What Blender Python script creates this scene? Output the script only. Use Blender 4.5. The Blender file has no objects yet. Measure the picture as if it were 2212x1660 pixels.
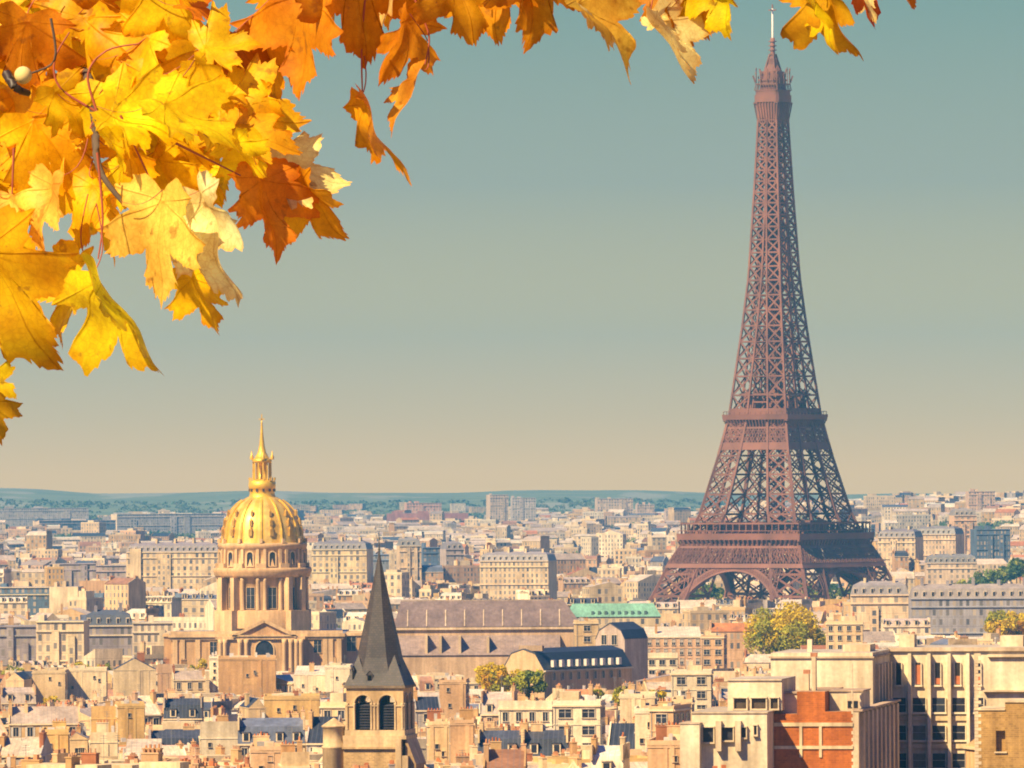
import bpy, math, random
import numpy as np
from mathutils import Vector, Matrix
random.seed(11)
sc = bpy.context.scene
col = sc.collection

# ------------------------------------------------------------------ camera
F, CX, CY, YH, CAMZ = 17100.0, 1106.0, 830.0, 1020.0, 88.0
PITCH = math.atan((YH - CY) / F)
cam_d = bpy.data.cameras.new('camera'); cam = bpy.data.objects.new('camera', cam_d); col.objects.link(cam)
ROLL = -math.radians(0.35)
RC = Matrix.Rotation(math.radians(90) + PITCH, 3, 'X') @ Matrix.Rotation(ROLL, 3, 'Z')
cam.location = (0, 0, CAMZ); cam.rotation_euler = RC.to_euler()
cam_d.sensor_width = 36; cam_d.lens = F / 2212 * 36
cam_d.clip_start = 0.5; cam_d.clip_end = 60000
sc.camera = cam

def px(x, y, d):
    v = RC @ Vector(((x - CX) / F, -(y - CY) / F, -1))
    t = d / v.y
    return Vector((v.x * t, d, CAMZ + v.z * t))
def zat(y, d): return px(CX, y, d).z
def xat(x, d): return px(x, YH, d).x
RCI = RC.transposed()
def proj(p):
    v = RCI @ (Vector(p) - Vector((0, 0, CAMZ)))
    return CX + F * v.x / -v.z, CY - F * v.y / -v.z

# ------------------------------------------------------------------ light
SUNV = Vector((1.15, 1.15, -1.6)).normalized()          # the way the sunlight travels
sun_d = bpy.data.lights.new('sun', 'SUN'); sun_d.energy = 5.0; sun_d.angle = math.radians(0.55); sun_d.color = (1.0, 0.77, 0.42)
sun = bpy.data.objects.new('sun', sun_d); col.objects.link(sun)
sun.rotation_euler = SUNV.to_track_quat('-Z', 'Y').to_euler()
world = bpy.data.worlds.new('World'); sc.world = world; world.use_nodes = True
nt = world.node_tree; nt.nodes.clear()
N = nt.nodes.new; L = nt.links.new
out = N('ShaderNodeOutputWorld'); bg = N('ShaderNodeBackground'); sky = N('ShaderNodeTexSky')
sky.sky_type = 'NISHITA'; sky.sun_disc = False
sky.sun_elevation = math.asin(-SUNV.z); sky.sun_rotation = math.atan2(-SUNV.x, -SUNV.y)
sky.altitude = 60; sky.air_density = 1.6; sky.dust_density = 2.0; sky.ozone_density = 3.0
bg.inputs['Strength'].default_value = 0.04
# the sky's own colour near the horizon: cream turning teal with height
tc = N('ShaderNodeTexCoord'); sp = N('ShaderNodeSeparateXYZ'); L(tc.outputs['Generated'], sp.inputs[0])
mr = N('ShaderNodeMapRange'); mr.inputs['From Min'].default_value = 0.0; mr.inputs['From Max'].default_value = 0.07
L(sp.outputs['Z'], mr.inputs['Value'])
rp = N('ShaderNodeValToRGB'); L(mr.outputs[0], rp.inputs['Fac'])
SKY = [(0, (18.38, 10.5, 2.12)), (0.1, (14.88, 9.31, 2.19)), (0.267, (10.5, 7.75, 2.44)), (0.52, (5.62, 5.62, 3.81)), (0.85, (3.28, 4.72, 3.85)), (1.0, (2.5, 4.19, 3.81))]
el = rp.color_ramp.elements
el[0].position, el[0].color = 0.0, tuple(v / 25 for v in SKY[0][1]) + (1,)
el[1].position, el[1].color = 1.0, tuple(v / 25 for v in SKY[-1][1]) + (1,)
for p, c in SKY[1:-1]:
    e = el.new(p); e.color = tuple(v / 25 for v in c) + (1,)
sc10 = N('ShaderNodeMix'); sc10.data_type = 'RGBA'; sc10.blend_type = 'MULTIPLY'; sc10.inputs['Factor'].default_value = 1
sc10.inputs['B'].default_value = (25, 25, 25, 1); sc10.clamp_result = False
L(rp.outputs['Color'], sc10.inputs['A'])
mr2 = N('ShaderNodeMapRange'); mr2.inputs['From Min'].default_value = 0.066; mr2.inputs['From Max'].default_value = 0.14
mr2.interpolation_type = 'SMOOTHSTEP'
L(sp.outputs['Z'], mr2.inputs['Value'])
tint = N('ShaderNodeMix'); tint.data_type = 'RGBA'; tint.blend_type = 'MULTIPLY'; tint.inputs['Factor'].default_value = 1
tint.inputs['B'].default_value = (0.09, 0.38, 1.35, 1); tint.clamp_result = False
L(sky.outputs[0], tint.inputs['A'])
mx = N('ShaderNodeMix'); mx.data_type = 'RGBA'
L(mr2.outputs[0], mx.inputs['Factor']); L(sc10.outputs['Result'], mx.inputs['A']); L(tint.outputs['Result'], mx.inputs['B'])
L(mx.outputs['Result'], bg.inputs['Color']); L(bg.outputs[0], out.inputs[0])

sc.view_settings.view_transform = 'Standard'; sc.view_settings.look = 'None'
sc.view_settings.exposure = 1.0; sc.view_settings.gamma = 1.0
sc.cycles.max_bounces = 6; sc.cycles.diffuse_bounces = 2; sc.cycles.glossy_bounces = 2; sc.cycles.transmission_bounces = 4
sc.cycles.volume_bounces = 0; sc.cycles.transparent_max_bounces = 8
sc.cycles.use_denoising = True; sc.cycles.filter_width = 1.9

# ------------------------------------------------------------------ materials
MATS = {}
def new_mat(name):
    m = bpy.data.materials.new(name); m.use_nodes = True
    t = m.node_tree; t.nodes.clear()
    o = t.nodes.new('ShaderNodeOutputMaterial'); b = t.nodes.new('ShaderNodeBsdfPrincipled')
    t.links.new(b.outputs[0], o.inputs[0]); MATS[name] = m
    return m, t, b, o
def mixrgb(t, blend, fac, a, b):
    n = t.nodes.new('ShaderNodeMix'); n.data_type = 'RGBA'; n.blend_type = blend
    for key, v in (('Factor', fac), ('A', a), ('B', b)):
        if hasattr(v, 'links'): t.links.new(v, n.inputs[key])
        elif key == 'Factor': n.inputs[key].default_value = v
        else: n.inputs[key].default_value = tuple(v)[:3] + (1,)
    return n.outputs['Result']
def math_n(t, op, a, b=None):
    n = t.nodes.new('ShaderNodeMath'); n.operation = op
    for i, v in enumerate((a, b)):
        if v is None: continue
        if hasattr(v, 'links'): t.links.new(v, n.inputs[i])
        else: n.inputs[i].default_value = v
    return n.outputs[0]
def noise_col(t, scale, lo, hi, detail=3, vec=None, stretch=None):
    n = t.nodes.new('ShaderNodeTexNoise'); n.inputs['Scale'].default_value = scale; n.inputs['Detail'].default_value = detail
    g = t.nodes.new('ShaderNodeNewGeometry'); v = vec or g.outputs['Position']
    if stretch:
        mp = t.nodes.new('ShaderNodeMapping'); mp.inputs['Scale'].default_value = stretch
        t.links.new(v, mp.inputs[0]); v = mp.outputs[0]
    t.links.new(v, n.inputs['Vector'])
    r = t.nodes.new('ShaderNodeValToRGB')
    r.color_ramp.elements[0].position = 0.3; r.color_ramp.elements[0].color = tuple(lo) + (1,)
    r.color_ramp.elements[1].position = 0.7; r.color_ramp.elements[1].color = tuple(hi) + (1,)
    t.links.new(n.outputs[0], r.inputs[0])
    return r.outputs[0]
def attr_mat(name, rough=0.85, metal=0.0, windows=False, stain=(0.74, 0.72, 0.70), scale=0.35, stretch=(1, 1, 0.35), seams=False, brick=False):
    m, t, b, o = new_mat(name)
    a = t.nodes.new('ShaderNodeAttribute'); a.attribute_name = 'col'
    c = mixrgb(t, 'MULTIPLY', 1.0, a.outputs['Color'], noise_col(t, scale, stain, (1.08, 1.06, 1.03), 4, stretch=stretch))
    c = mixrgb(t, 'MULTIPLY', 1.0, c, noise_col(t, 2.2, (0.86, 0.85, 0.84), (1.06, 1.06, 1.06), 2))
    if name in ('wall', 'wall_windows', 'brick', 'sheet_roof'):
        c = mixrgb(t, 'MULTIPLY', 1.0, c, noise_col(t, 1.1, (.80, .77, .73), (1.14, 1.14, 1.13), 4, stretch=(1, 1, .09)))
        c = mixrgb(t, 'MULTIPLY', 1.0, c, noise_col(t, .11, (.88, .84, .80), (1.10, 1.09, 1.07), 3))
    if seams or brick or windows:
        uv = t.nodes.new('ShaderNodeUVMap'); uv.uv_map = 'UVMap'
        s = t.nodes.new('ShaderNodeSeparateXYZ'); t.links.new(uv.outputs[0], s.inputs[0])
    if seams:
        fr = math_n(t, 'FRACT', math_n(t, 'MULTIPLY', s.outputs['X'], 1 / 0.8))
        k = math_n(t, 'LESS_THAN', fr, 0.14)
        c = mixrgb(t, 'MIX', math_n(t, 'MULTIPLY', k, 0.35), c, (0.15, 0.15, 0.17))
    if brick:
        bt = t.nodes.new('ShaderNodeTexBrick'); bt.inputs['Scale'].default_value = 1
        bt.inputs['Brick Width'].default_value = 0.7; bt.inputs['Row Height'].default_value = 0.26; bt.inputs['Mortar Size'].default_value = 0.03
        bt.inputs['Color1'].default_value = (1, 1, 1, 1); bt.inputs['Color2'].default_value = (0.72, 0.7, 0.66, 1); bt.inputs['Mortar'].default_value = (1.1, 1.05, 1, 1)
        t.links.new(uv.outputs[0], bt.inputs['Vector'])
        c = mixrgb(t, 'MULTIPLY', 1.0, c, bt.outputs['Color'])
    if windows:
        ux = math_n(t, 'MULTIPLY', s.outputs['X'], 1 / 2.5); uy = math_n(t, 'MULTIPLY', s.outputs['Y'], 1 / 3.1)
        fx = math_n(t, 'FRACT', ux); fy = math_n(t, 'FRACT', uy)
        k = math_n(t, 'MULTIPLY', math_n(t, 'GREATER_THAN', fx, 0.27), math_n(t, 'LESS_THAN', fx, 0.73))
        k2 = math_n(t, 'MULTIPLY', math_n(t, 'GREATER_THAN', fy, 0.24), math_n(t, 'LESS_THAN', fy, 0.86))
        k = math_n(t, 'MULTIPLY', k, k2)
        cm = t.nodes.new('ShaderNodeCombineXYZ')
        t.links.new(math_n(t, 'FLOOR', ux), cm.inputs[0]); t.links.new(math_n(t, 'FLOOR', uy), cm.inputs[1])
        g = t.nodes.new('ShaderNodeNewGeometry')
        wn = t.nodes.new('ShaderNodeTexWhiteNoise'); wn.noise_dimensions = '3D'; t.links.new(cm.outputs[0], wn.inputs['Vector'])
        k = math_n(t, 'MULTIPLY', k, math_n(t, 'LESS_THAN', wn.outputs['Value'], .86))
        r = t.nodes.new('ShaderNodeValToRGB'); t.links.new(wn.outputs['Value'], r.inputs[0])
        r.color_ramp.elements[0].color = (0.09, 0.088, 0.095, 1); r.color_ramp.elements[1].color = (0.50, 0.40, 0.28, 1)
        band = math_n(t, 'LESS_THAN', fy, 0.07)
        c = mixrgb(t, 'MULTIPLY', math_n(t, 'MULTIPLY', band, 0.4), c, (0.5, 0.45, 0.42))
        c = mixrgb(t, 'MIX', k, c, r.outputs[0])
    t.links.new(c, b.inputs['Base Color']); b.inputs['Roughness'].default_value = rough; b.inputs['Metallic'].default_value = metal
    b.inputs['Specular IOR Level'].default_value = 0.25
    return m
attr_mat('wall'); attr_mat('wall_windows', windows=True); attr_mat('sheet_roof', rough=0.5, seams=True, stain=(0.72, 0.72, 0.74))
attr_mat('pot', rough=0.8, scale=1.5); attr_mat('glass', rough=0.12, stain=(0.5, 0.5, 0.5), scale=0.6, stretch=(1, 1, 1))
attr_mat('brick', brick=True, scale=0.5); attr_mat('trim', stain=(0.85, 0.84, 0.82))
STD = ['wall', 'wall_windows', 'sheet_roof', 'pot', 'glass', 'brick', 'trim']
WALL, WIN, ROOF, POT, GLASS, BRICK, TRIM = range(7)

# ------------------------------------------------------------------ mesh helpers
class MB:
    def __init__(s): s.v = []; s.f = []; s.m = []; s.c = []; s.uv = []; s.smooth = []
    def face(s, pts, m=0, c=(.5, .5, .5), uv=None, smooth=False):
        i = len(s.v); s.v.extend(tuple(p) for p in pts); n = len(pts)
        s.f.append(tuple(range(i, i + n))); s.m.append(m); s.c.append(c); s.smooth.append(smooth)
        s.uv.extend(uv if uv else [(0.0, 0.0)] * n)
    def wallquad(s, a, b, z0, z1, m, c, blank=False):
        w = math.hypot(b[0] - a[0], b[1] - a[1])
        if m in (WIN,):
            n = max(1, round(w / random.choice((2.1, 2.5, 2.9, 3.4)))); U = 2.5 * n if not blank else 0.0; V = (z1 - z0) * random.choice((.9, 1, 1, 1.08))
            uo = 2.5 * random.randint(0, 400)
            uv = [(uo, V), (uo + U, V), (uo + U, 0), (uo, 0)] if not blank else None
        else: uv = [(0, z0), (w, z0), (w, z1), (0, z1)]
        s.face([(a[0], a[1], z0), (b[0], b[1], z0), (b[0], b[1], z1), (a[0], a[1], z1)], m, c, uv)
    def prism(s, pts, z0, z1, m=0, c=(.5, .5, .5), cap=True, mtop=None, ctop=None, bottom=False):
        n = len(pts)                                  # counter-clockwise outline
        for i in range(n): s.wallquad(pts[i], pts[(i + 1) % n], z0, z1, m, c)
        if cap: s.face([(p[0], p[1], z1) for p in pts], m if mtop is None else mtop, c if ctop is None else ctop)
        if bottom: s.face([(p[0], p[1], z0) for p in reversed(pts)], m, c)
    def box(s, cx, cy, z0, z1, w, d, yaw=0, m=0, c=(.5, .5, .5), **k):
        s.prism(rect(cx, cy, w, d, yaw), z0, z1, m, c, **k)
    def bar(s, a, b, t, m=0, c=(.5, .5, .5), t2=None):
        a = Vector(a); b = Vector(b); d = b - a
        if d.length < 1e-6: return
        d.normalize(); up = Vector((0, 0, 1)) if abs(d.z) < 0.95 else Vector((0, 1, 0))
        r = d.cross(up).normalized(); u = r.cross(d); h = t / 2; g = (t2 or t) / 2
        A = [a - r * h - u * g, a + r * h - u * g, a + r * h + u * g, a - r * h + u * g]; B = [p + (b - a) for p in A]
        for i in range(4):
            j = (i + 1) % 4; s.face([A[i], A[j], B[j], B[i]], m, c)
        s.face(A[::-1], m, c); s.face(B, m, c)
    def lathe(s, cx, cy, prof, n=32, m=0, c=(.5, .5, .5), smooth=True, a0=0.0, cols=None):
        i0 = len(s.v); k = len(prof)
        for r, z in prof:
            for j in range(n):
                a = a0 + 2 * math.pi * j / n; s.v.append((cx + r * math.cos(a), cy + r * math.sin(a), z))
        for q in range(k - 1):
            for j in range(n):
                j2 = (j + 1) % n
                s.f.append((i0 + q * n + j, i0 + q * n + j2, i0 + (q + 1) * n + j2, i0 + (q + 1) * n + j))
                s.m.append(m); s.c.append(cols(j, q) if cols else c); s.smooth.append(smooth); s.uv.extend([(j, prof[q][1]), (j + 1, prof[q][1]), (j + 1, prof[q + 1][1]), (j, prof[q + 1][1])])
        s.f.append(tuple(i0 + (k - 1) * n + j for j in range(n))); s.m.append(m); s.c.append(c); s.smooth.append(False); s.uv.extend([(0, 0)] * n)
    def build(s, name, mats, parent=None, org=(0, 0, 0)):
        me = bpy.data.meshes.new(name)
        o3 = Vector(org)
        me.from_pydata([(v[0] - o3.x, v[1] - o3.y, v[2] - o3.z) for v in s.v], [], s.f)
        for mt in mats: me.materials.append(MATS[mt] if isinstance(mt, str) else mt)
        me.polygons.foreach_set('material_index', s.m); me.polygons.foreach_set('use_smooth', s.smooth)
        tot = np.array([len(f) for f in s.f])
        ca = me.color_attributes.new('col', 'FLOAT_COLOR', 'CORNER')
        cc = np.ones((len(s.f), 4), 'f'); cc[:, :3] = np.array([c[:3] for c in s.c], 'f')
        ca.data.foreach_set('color', np.repeat(cc, tot, axis=0).ravel())
        uvl = me.uv_layers.new(name='UVMap'); uvl.data.foreach_set('uv', np.array(s.uv, 'f').ravel())
        me.update()
        ob = bpy.data.objects.new(name, me); col.objects.link(ob)
        if parent is not None: ob.parent = parent
        return ob
def rect(cx, cy, w, d, yaw=0):
    ca, sa = math.cos(yaw), math.sin(yaw)
    return [(cx + x * ca - y * sa, cy + x * sa + y * ca) for x, y in ((-w / 2, -d / 2), (w / 2, -d / 2), (w / 2, d / 2), (-w / 2, d / 2))]
def tag(o, label=None, cat=None, group=None, kind=None):
    if label: o['label'] = label
    if cat: o['category'] = cat
    if group: o['group'] = group
    if kind: o['kind'] = kind
    return o
def empty(name, loc, label, cat, group=None, rz=0):
    o = bpy.data.objects.new(name, None); col.objects.link(o); o.location = loc; o.rotation_euler = (0, 0, rz)
    o.empty_display_size = 0.5
    return tag(o, label, cat, group, 'thing')
def jit(c, a=0.08):
    k = 1 + random.uniform(-a, a); return tuple(max(0, v * k * (1 + random.uniform(-a, a) * 0.4)) for v in c)

# ------------------------------------------------------------------ terrain
def ground_z(d, x=0.0):
    pts = [(-200, 76), (0, 80), (30, 79.5), (120, 72), (400, 50), (700, 38), (1000, 32), (1300, 24), (1700, 13), (2200, 5), (2700, 1), (4600, 0), (6500, 2), (9000, 8), (11500, 16), (14000, 30), (16000, 30)]
    for (a, za), (b, zb) in zip(pts, pts[1:]):
        if a <= d <= b: return za + (zb - za) * (d - a) / (b - a)
    return pts[-1][1]
# ------------------------------------------------------------------ iron lattice tower
ED = 4000.0; EC = px(1675, YH, ED); EX = EC.x
m, t, b, o = new_mat('iron')
cI = mixrgb(t, 'MULTIPLY', 1, (0.235, 0.105, 0.068), noise_col(t, 0.08, (0.62, 0.66, 0.7), (1.15, 1.1, 1.05)))
t.links.new(cI, b.inputs['Base Color']); b.inputs['Roughness'].default_value = 0.7; b.inputs['Specular IOR Level'].default_value = 0.2
m, t, b, o = new_mat('antenna_white'); b.inputs['Base Color'].default_value = (.8, .72, .6, 1)
PROF = [(0, 115), (25, 90.5), (30, 87), (38, 80.5), (50, 70), (57, 62.5), (64, 56.5), (85, 46.5), (100, 39.5), (115, 33.8), (139, 28.3), (160, 23.6), (186, 18.6), (230, 14), (256, 11.6), (272, 10.4)]
LEG = [(0, 25), (25, 20.5), (57, 15.8), (85, 13.4), (100, 12), (115, 10.8), (139, 9.6), (165, 8.6), (186, 7.8), (215, 7.2), (272, 5.2)]
def interp(T, h):
    for (a, va), (b_, vb) in zip(T, T[1:]):
        if a <= h <= b_: return va + (vb - va) * (h - a) / (b_ - a)
    return T[-1][1] if h > T[-1][0] else T[0][1]
S = lambda h: interp(PROF, h)
LW = lambda h: min(interp(LEG, h), S(h) / 2 - 0.05)
TW = empty('iron_tower', (EX, ED, 0), 'tall brown iron lattice tower with two platforms, an arched base and a thin antenna', 'tower', rz=-math.radians(33.5))
I0 = ['iron']
def rot4(k, p):
    x, y, z = p
    for _ in range(k): x, y = -y, x
    return (x, y, z)
def legpts(sx, sy, h):
    s = S(h) / 2; i = s - LW(h)
    return [(sx * s, sy * s, h), (sx * i, sy * s, h), (sx * i, sy * i, h), (sx * s, sy * i, h)]
def pl(mb, a, b, t):
    """a flat iron: t wide in the plane of the face, thin across it"""
    mb.bar(a, b, t * .35, t2=t)
def leg(mb, sx, sy, hs, tc, tx, sub=True):
    for a, b_ in zip(hs, hs[1:]):
        A, B = legpts(sx, sy, a), legpts(sx, sy, b_)
        for i in range(4):
            j = (i + 1) % 4
            mb.bar(A[i], B[i], tc if i != 2 else tc * 0.8)
            pl(mb, A[i], B[j], tx); pl(mb, A[j], B[i], tx); pl(mb, B[i], B[j], tx * 1.15)
            if sub and i in (0, 3):
                M0 = [(A[i][q] + B[i][q]) / 2 for q in range(3)]; M1 = [(A[j][q] + B[j][q]) / 2 for q in range(3)]
                T_ = [(B[i][q] + B[j][q]) / 2 for q in range(3)]; B_ = [(A[i][q] + A[j][q]) / 2 for q in range(3)]
                for u, v in ((M0, T_), (M1, T_), (M0, B_), (M1, B_)): pl(mb, u, v, tx * 0.6)
lower = [0, 12, 25, 36, 47, 57]
mid = [57, 66, 76, 86, 95.5, 105, 113]
upper = [116, 126, 135.5, 144.5, 153, 161, 169, 176.5, 184, 191, 198, 204.5, 211, 217, 223, 228.5, 234, 239.5, 245, 250, 255, 260, 265, 270]
for sx in (-1, 1):
    for sy in (-1, 1):
        mb = MB(); leg(mb, sx, sy, lower, 1.5, 1.05)
        ob = mb.build('leg', I0, TW)
        mb = MB(); leg(mb, sx, sy, mid, 1.3, 0.85); mb.build('upper_leg', I0, TW)
mb = MB()
for sx in (-1, 1):
    for sy in (-1, 1): leg(mb, sx, sy, upper, 1.0, 0.8, sub=False)
for k in range(4):                                     # bands and bracing across each face
    for h in upper[::1]:
        s = S(h) / 2; mb.bar(rot4(k, (-s, -s, h)), rot4(k, (s, -s, h)), 0.5)
    for h0, h1 in zip(upper, upper[1:]):
        i0, i1 = S(h0) / 2 - LW(h0), S(h1) / 2 - LW(h1)
        if i0 > 1.2 and h0 > 130:
            mb.bar(rot4(k, (-i0, -S(h0) / 2, h0)), rot4(k, (i1, -S(h1) / 2, h1)), 0.35); mb.bar(rot4(k, (i0, -S(h0) / 2, h0)), rot4(k, (-i1, -S(h1) / 2, h1)), 0.35)
for x, y in ((-2.2, -2.2), (2.2, -2.2), (2.2, 2.2), (-2.2, 2.2)): mb.bar((x, y, 116), (x * .8, y * .8, 272), 0.8)   # lift guides in the core
for h in range(120, 272, 6):
    mb.bar((-2.2, -2.2, h), (2.2, 2.2, h + 5), 0.4); mb.bar((2.2, -2.2, h), (-2.2, 2.2, h + 5), 0.4); mb.box(0, 0, h, h + 0.7, 4.4, 4.4)
    mb.box(0, 0, h + .8, h + 4.9, 3.6, 3.6)  # opaque core panels, added to block sun and darken the inside
    if h % 18 == 12: mb.box(0, 0, h, h + 3.0, 5.4, 5.4)
mb.build('lattice_column', I0, TW)
def face_band(mb, h0, h1, w0, w1, t):                  # a plate round all four sides
    for k in range(4):
        a, b_ = w0 / 2, w1 / 2
        q = [rot4(k, p) for p in ((-a, -a, h0), (a, -a, h0), (b_, -b_, h1), (-b_, -b_, h1))]
        mb.face(q)
        q2 = [rot4(k, p) for p in ((-a + t, -a + t, h0), (a - t, -a + t, h0), (b_ - t, -b_ + t, h1), (-b_ + t, -b_ + t, h1))]
        mb.face(q2[::-1]); mb.face([q[3], q[2], q2[2], q2[3]]); mb.face([q2[0], q2[1], q[1], q[0]])
def girder(mb, h0, h1, w0, w1, n, t, dbl=False):       # X lattice panels round all four sides
    for k in range(4):
        for i in range(n):
            u0, u1 = -1 + 2 * i / n, -1 + 2 * (i + 1) / n
            P = lambda u, w, h, off=0: rot4(k, (u * w / 2, -w / 2 + off, h))
            pl(mb, P(u0, w0, h0), P(u1, w1, h1), t); pl(mb, P(u1, w0, h0), P(u0, w1, h1), t); mb.bar(P(u0, w0, h0), P(u0, w1, h1), t * .6)
            if dbl:
                um = (u0 + u1) / 2; hm = (h0 + h1) / 2; wm = (w0 + w1) / 2
                for A_, B_ in ((P(um, w0, h0), P(u0, wm, hm)), (P(um, w0, h0), P(u1, wm, hm)), (P(um, w1, h1), P(u0, wm, hm)), (P(um, w1, h1), P(u1, wm, hm))): pl(mb, A_, B_, t * .8)
def brackets(mb, h0, h1, w0, w1, n, t):
    for k in range(4):
        for i in range(n + 1):
            u = -1 + 2 * i / n
            mb.bar(rot4(k, (u * w0 / 2, -w0 / 2, h0)), rot4(k, (u * w1 / 2, -w1 / 2, h1)), t)
            mb.bar(rot4(k, (u * w1 / 2, -w0 / 2, h1 - .4)), rot4(k, (u * w1 / 2, -w1 / 2, h1 - .4)), t)
# first platform: girder, brackets, deck, gallery, pavilions
mb = MB()
face_band(mb, 39.2, 41.4, 81.6, 79.6, 0.5); girder(mb, 41.4, 49.0, 79.6, 71.9, 22, 0.6, True); face_band(mb, 49.0, 50.2, 71.9, 70.9, 0.5)
mb.build('girder', I0, TW)
mb = MB()
brackets(mb, 50.2, 53.2, 69.4, 71.9, 26, 0.8); face_band(mb, 50.2, 53.2, 68.4, 68.4, 0.4); face_band(mb, 53.2, 56.4, 72.3, 72.6, 0.8)
for k in range(4):                                     # the deck is a ring round an open well
    mb.face([rot4(k, p) for p in ((-36, -36, 56.3), (36, -36, 56.3), (14, -14, 56.3), (-14, -14, 56.3))])
    mb.face([rot4(k, p) for p in ((-14, -14, 53.3), (14, -14, 53.3), (36, -36, 53.3), (-36, -36, 53.3))])
    for i in range(19):
        u = -1 + 2 * i / 18; mb.bar(rot4(k, (u * 34.6, -34.6, 56.3)), rot4(k, (u * 34.6, -34.6, 61.2)), 0.55)
        mb.bar(rot4(k, (u * 35.8, -35.8, 56.3)), rot4(k, (u * 35.8, -35.8, 57.8)), 0.3)
    mb.bar(rot4(k, (-35.9, -35.9, 57.8)), rot4(k, (35.9, -35.9, 57.8)), 0.4)
    mb.face([rot4(k, p) for p in ((-35, -35, 61.9), (35, -35, 61.9), (29, -29, 61.9), (-29, -29, 61.9))])
face_band(mb, 61.0, 61.9, 70, 70, 6)
for k in range(4):
    c0 = rot4(k, (0, -26, 0)); wd = (26, 9) if k % 2 == 0 else (9, 26)
    if k != 1: mb.box(c0[0], c0[1], 56.4, 60.8, *wd)
c1 = rot4(1, (-12, -28, 0)); mb.box(c1[0], c1[1], 56.4, 62.9, 9, 16)
mb.build('first_platform', I0, TW)
# arches
for k in range(4):
    mb = MB(); R0, R1, hc = 31.2, 35.0, 6.3
    fy = lambda h: -S(h) / 2 - 0.3
    arc = [math.radians(-57 + 114 * i / 40) for i in range(41)]
    def P(R, a, off=0):
        h = hc + R * math.cos(a); return rot4(k, (R * math.sin(a), fy(h) + off, h))
    for a, b_ in zip(arc, arc[1:]):
        for Ra, Rb in ((R0, R0 + 1.0), (R1 - 1.1, R1)):
            q = [P(Ra, a), P(Rb, a), P(Rb, b_), P(Ra, b_)]; q2 = [P(Ra, a, 3), P(Rb, a, 3), P(Rb, b_, 3), P(Ra, b_, 3)]
            mb.face(q[::-1]); mb.face(q2); mb.face([q[0], q[3], q2[3], q2[0]]); mb.face([q[1], q2[1], q2[2], q[2]])
        mb.bar(P(R0 + .8, a, .3), P(R1 - .8, b_, .3), 0.6); mb.bar(P(R0 + .8, b_, .3), P(R1 - .8, a, .3), 0.6); mb.bar(P(R0 + .8, a, .3), P(R1 - .8, a, .3), 0.6)
    for i in range(-13, 14):                           # spandrel struts up to the girder
        x = i * 2.1
        hh = hc + math.sqrt(max(0, R1 * R1 - x * x))
        if 39.2 - hh > 0.8:
            mb.bar(rot4(k, (x, fy(hh), hh)), rot4(k, (x * 1.02, fy(39.3), 39.3)), 0.45)
            x2 = x - 2.1 * (1 if x > 0 else -1); h2 = hc + math.sqrt(max(0, R1 * R1 - x2 * x2))
            mb.bar(rot4(k, (x, fy(39.2), 39.2)), rot4(k, (x2, fy(h2), h2)), 0.4)
    mb.build('arch', I0, TW)
# second platform
mb = MB()
face_band(mb, 98.4, 102.2, 40.8, 39.2, 0.5); girder(mb, 102.2, 109.0, 39.2, 36.4, 11, 0.5, True)
face_band(mb, 109.0, 110.0, 36.2, 35.8, 0.5); brackets(mb, 109.6, 113.6, 34.4, 37.8, 20, 0.6); face_band(mb, 110.0, 113.6, 33.6, 34.2, 0.4)
face_band(mb, 113.6, 116.2, 38.4, 39.0, 0.7)
mb.box(0, 0, 113.7, 116.0, 37.2, 37.2, cap=True, bottom=True)
face_band(mb, 116.2, 119.3, 33.6, 33.6, 0.4); mb.box(0, 0, 118.8, 119.2, 33, 33, bottom=True)
for k in range(4):
    for i in range(13):
        u = -1 + 2 * i / 12; mb.bar(rot4(k, (u * 18.9, -18.9, 116.2)), rot4(k, (u * 18.9, -18.9, 117.7)), 0.25)
    mb.bar(rot4(k, (-18.9, -18.9, 117.7)), rot4(k, (18.9, -18.9, 117.7)), 0.3)
    for x in (-9.5, -4.5, 4.5, 9.5): mb.bar(rot4(k, (x, -14.2, 119.3)), rot4(k, (x * .9, -13.2, 128)), 0.8)
    for h in (122.5, 126.5): mb.bar(rot4(k, (-11, -14, h)), rot4(k, (11, -14, h)), 0.8)
    c0 = rot4(k, (-6, -11, 0)); mb.box(c0[0], c0[1], 119.3, 124.5, 5, 5); c0 = rot4(k, (7, -10, 0)); mb.box(c0[0], c0[1], 119.3, 127, 4, 4)
mb.build('second_platform', I0, TW)
# top cabin
mb = MB()
brackets(mb, 263, 274, 10.8, 14.0, 8, 0.5); face_band(mb, 266, 274.2, 10.9, 13.4, 0.4)
oct_ = lambda w, ch: [(-w, -w + ch), (-w + ch, -w), (w - ch, -w), (w, -w + ch), (w, w - ch), (w - ch, w), (-w + ch, w), (-w, w - ch)]
mb.prism(oct_(7.2, 1.2), 274.0, 277.6); mb.prism(oct_(6.8, 1.2), 277.6, 279.6); mb.prism(oct_(7.0, 1.2), 279.6, 280.2)
for k in range(4):
    for i in range(9):
        u = -6.6 + 13.2 * i / 8; mb.bar(rot4(k, (u, -6.9, 280)), rot4(k, (u * .94, -6.3, 283.2)), 0.3)
    mb.bar(rot4(k, (-6.4, -6.4, 283.2)), rot4(k, (6.4, -6.4, 283.2)), 0.5)
mb.prism(oct_(5.2, 1), 280.2, 284.8); mb.prism(oct_(5.6, 1), 284.8, 285.6); mb.prism(oct_(4.6, .8), 285.6, 289.6)
random.seed(5)
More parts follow.
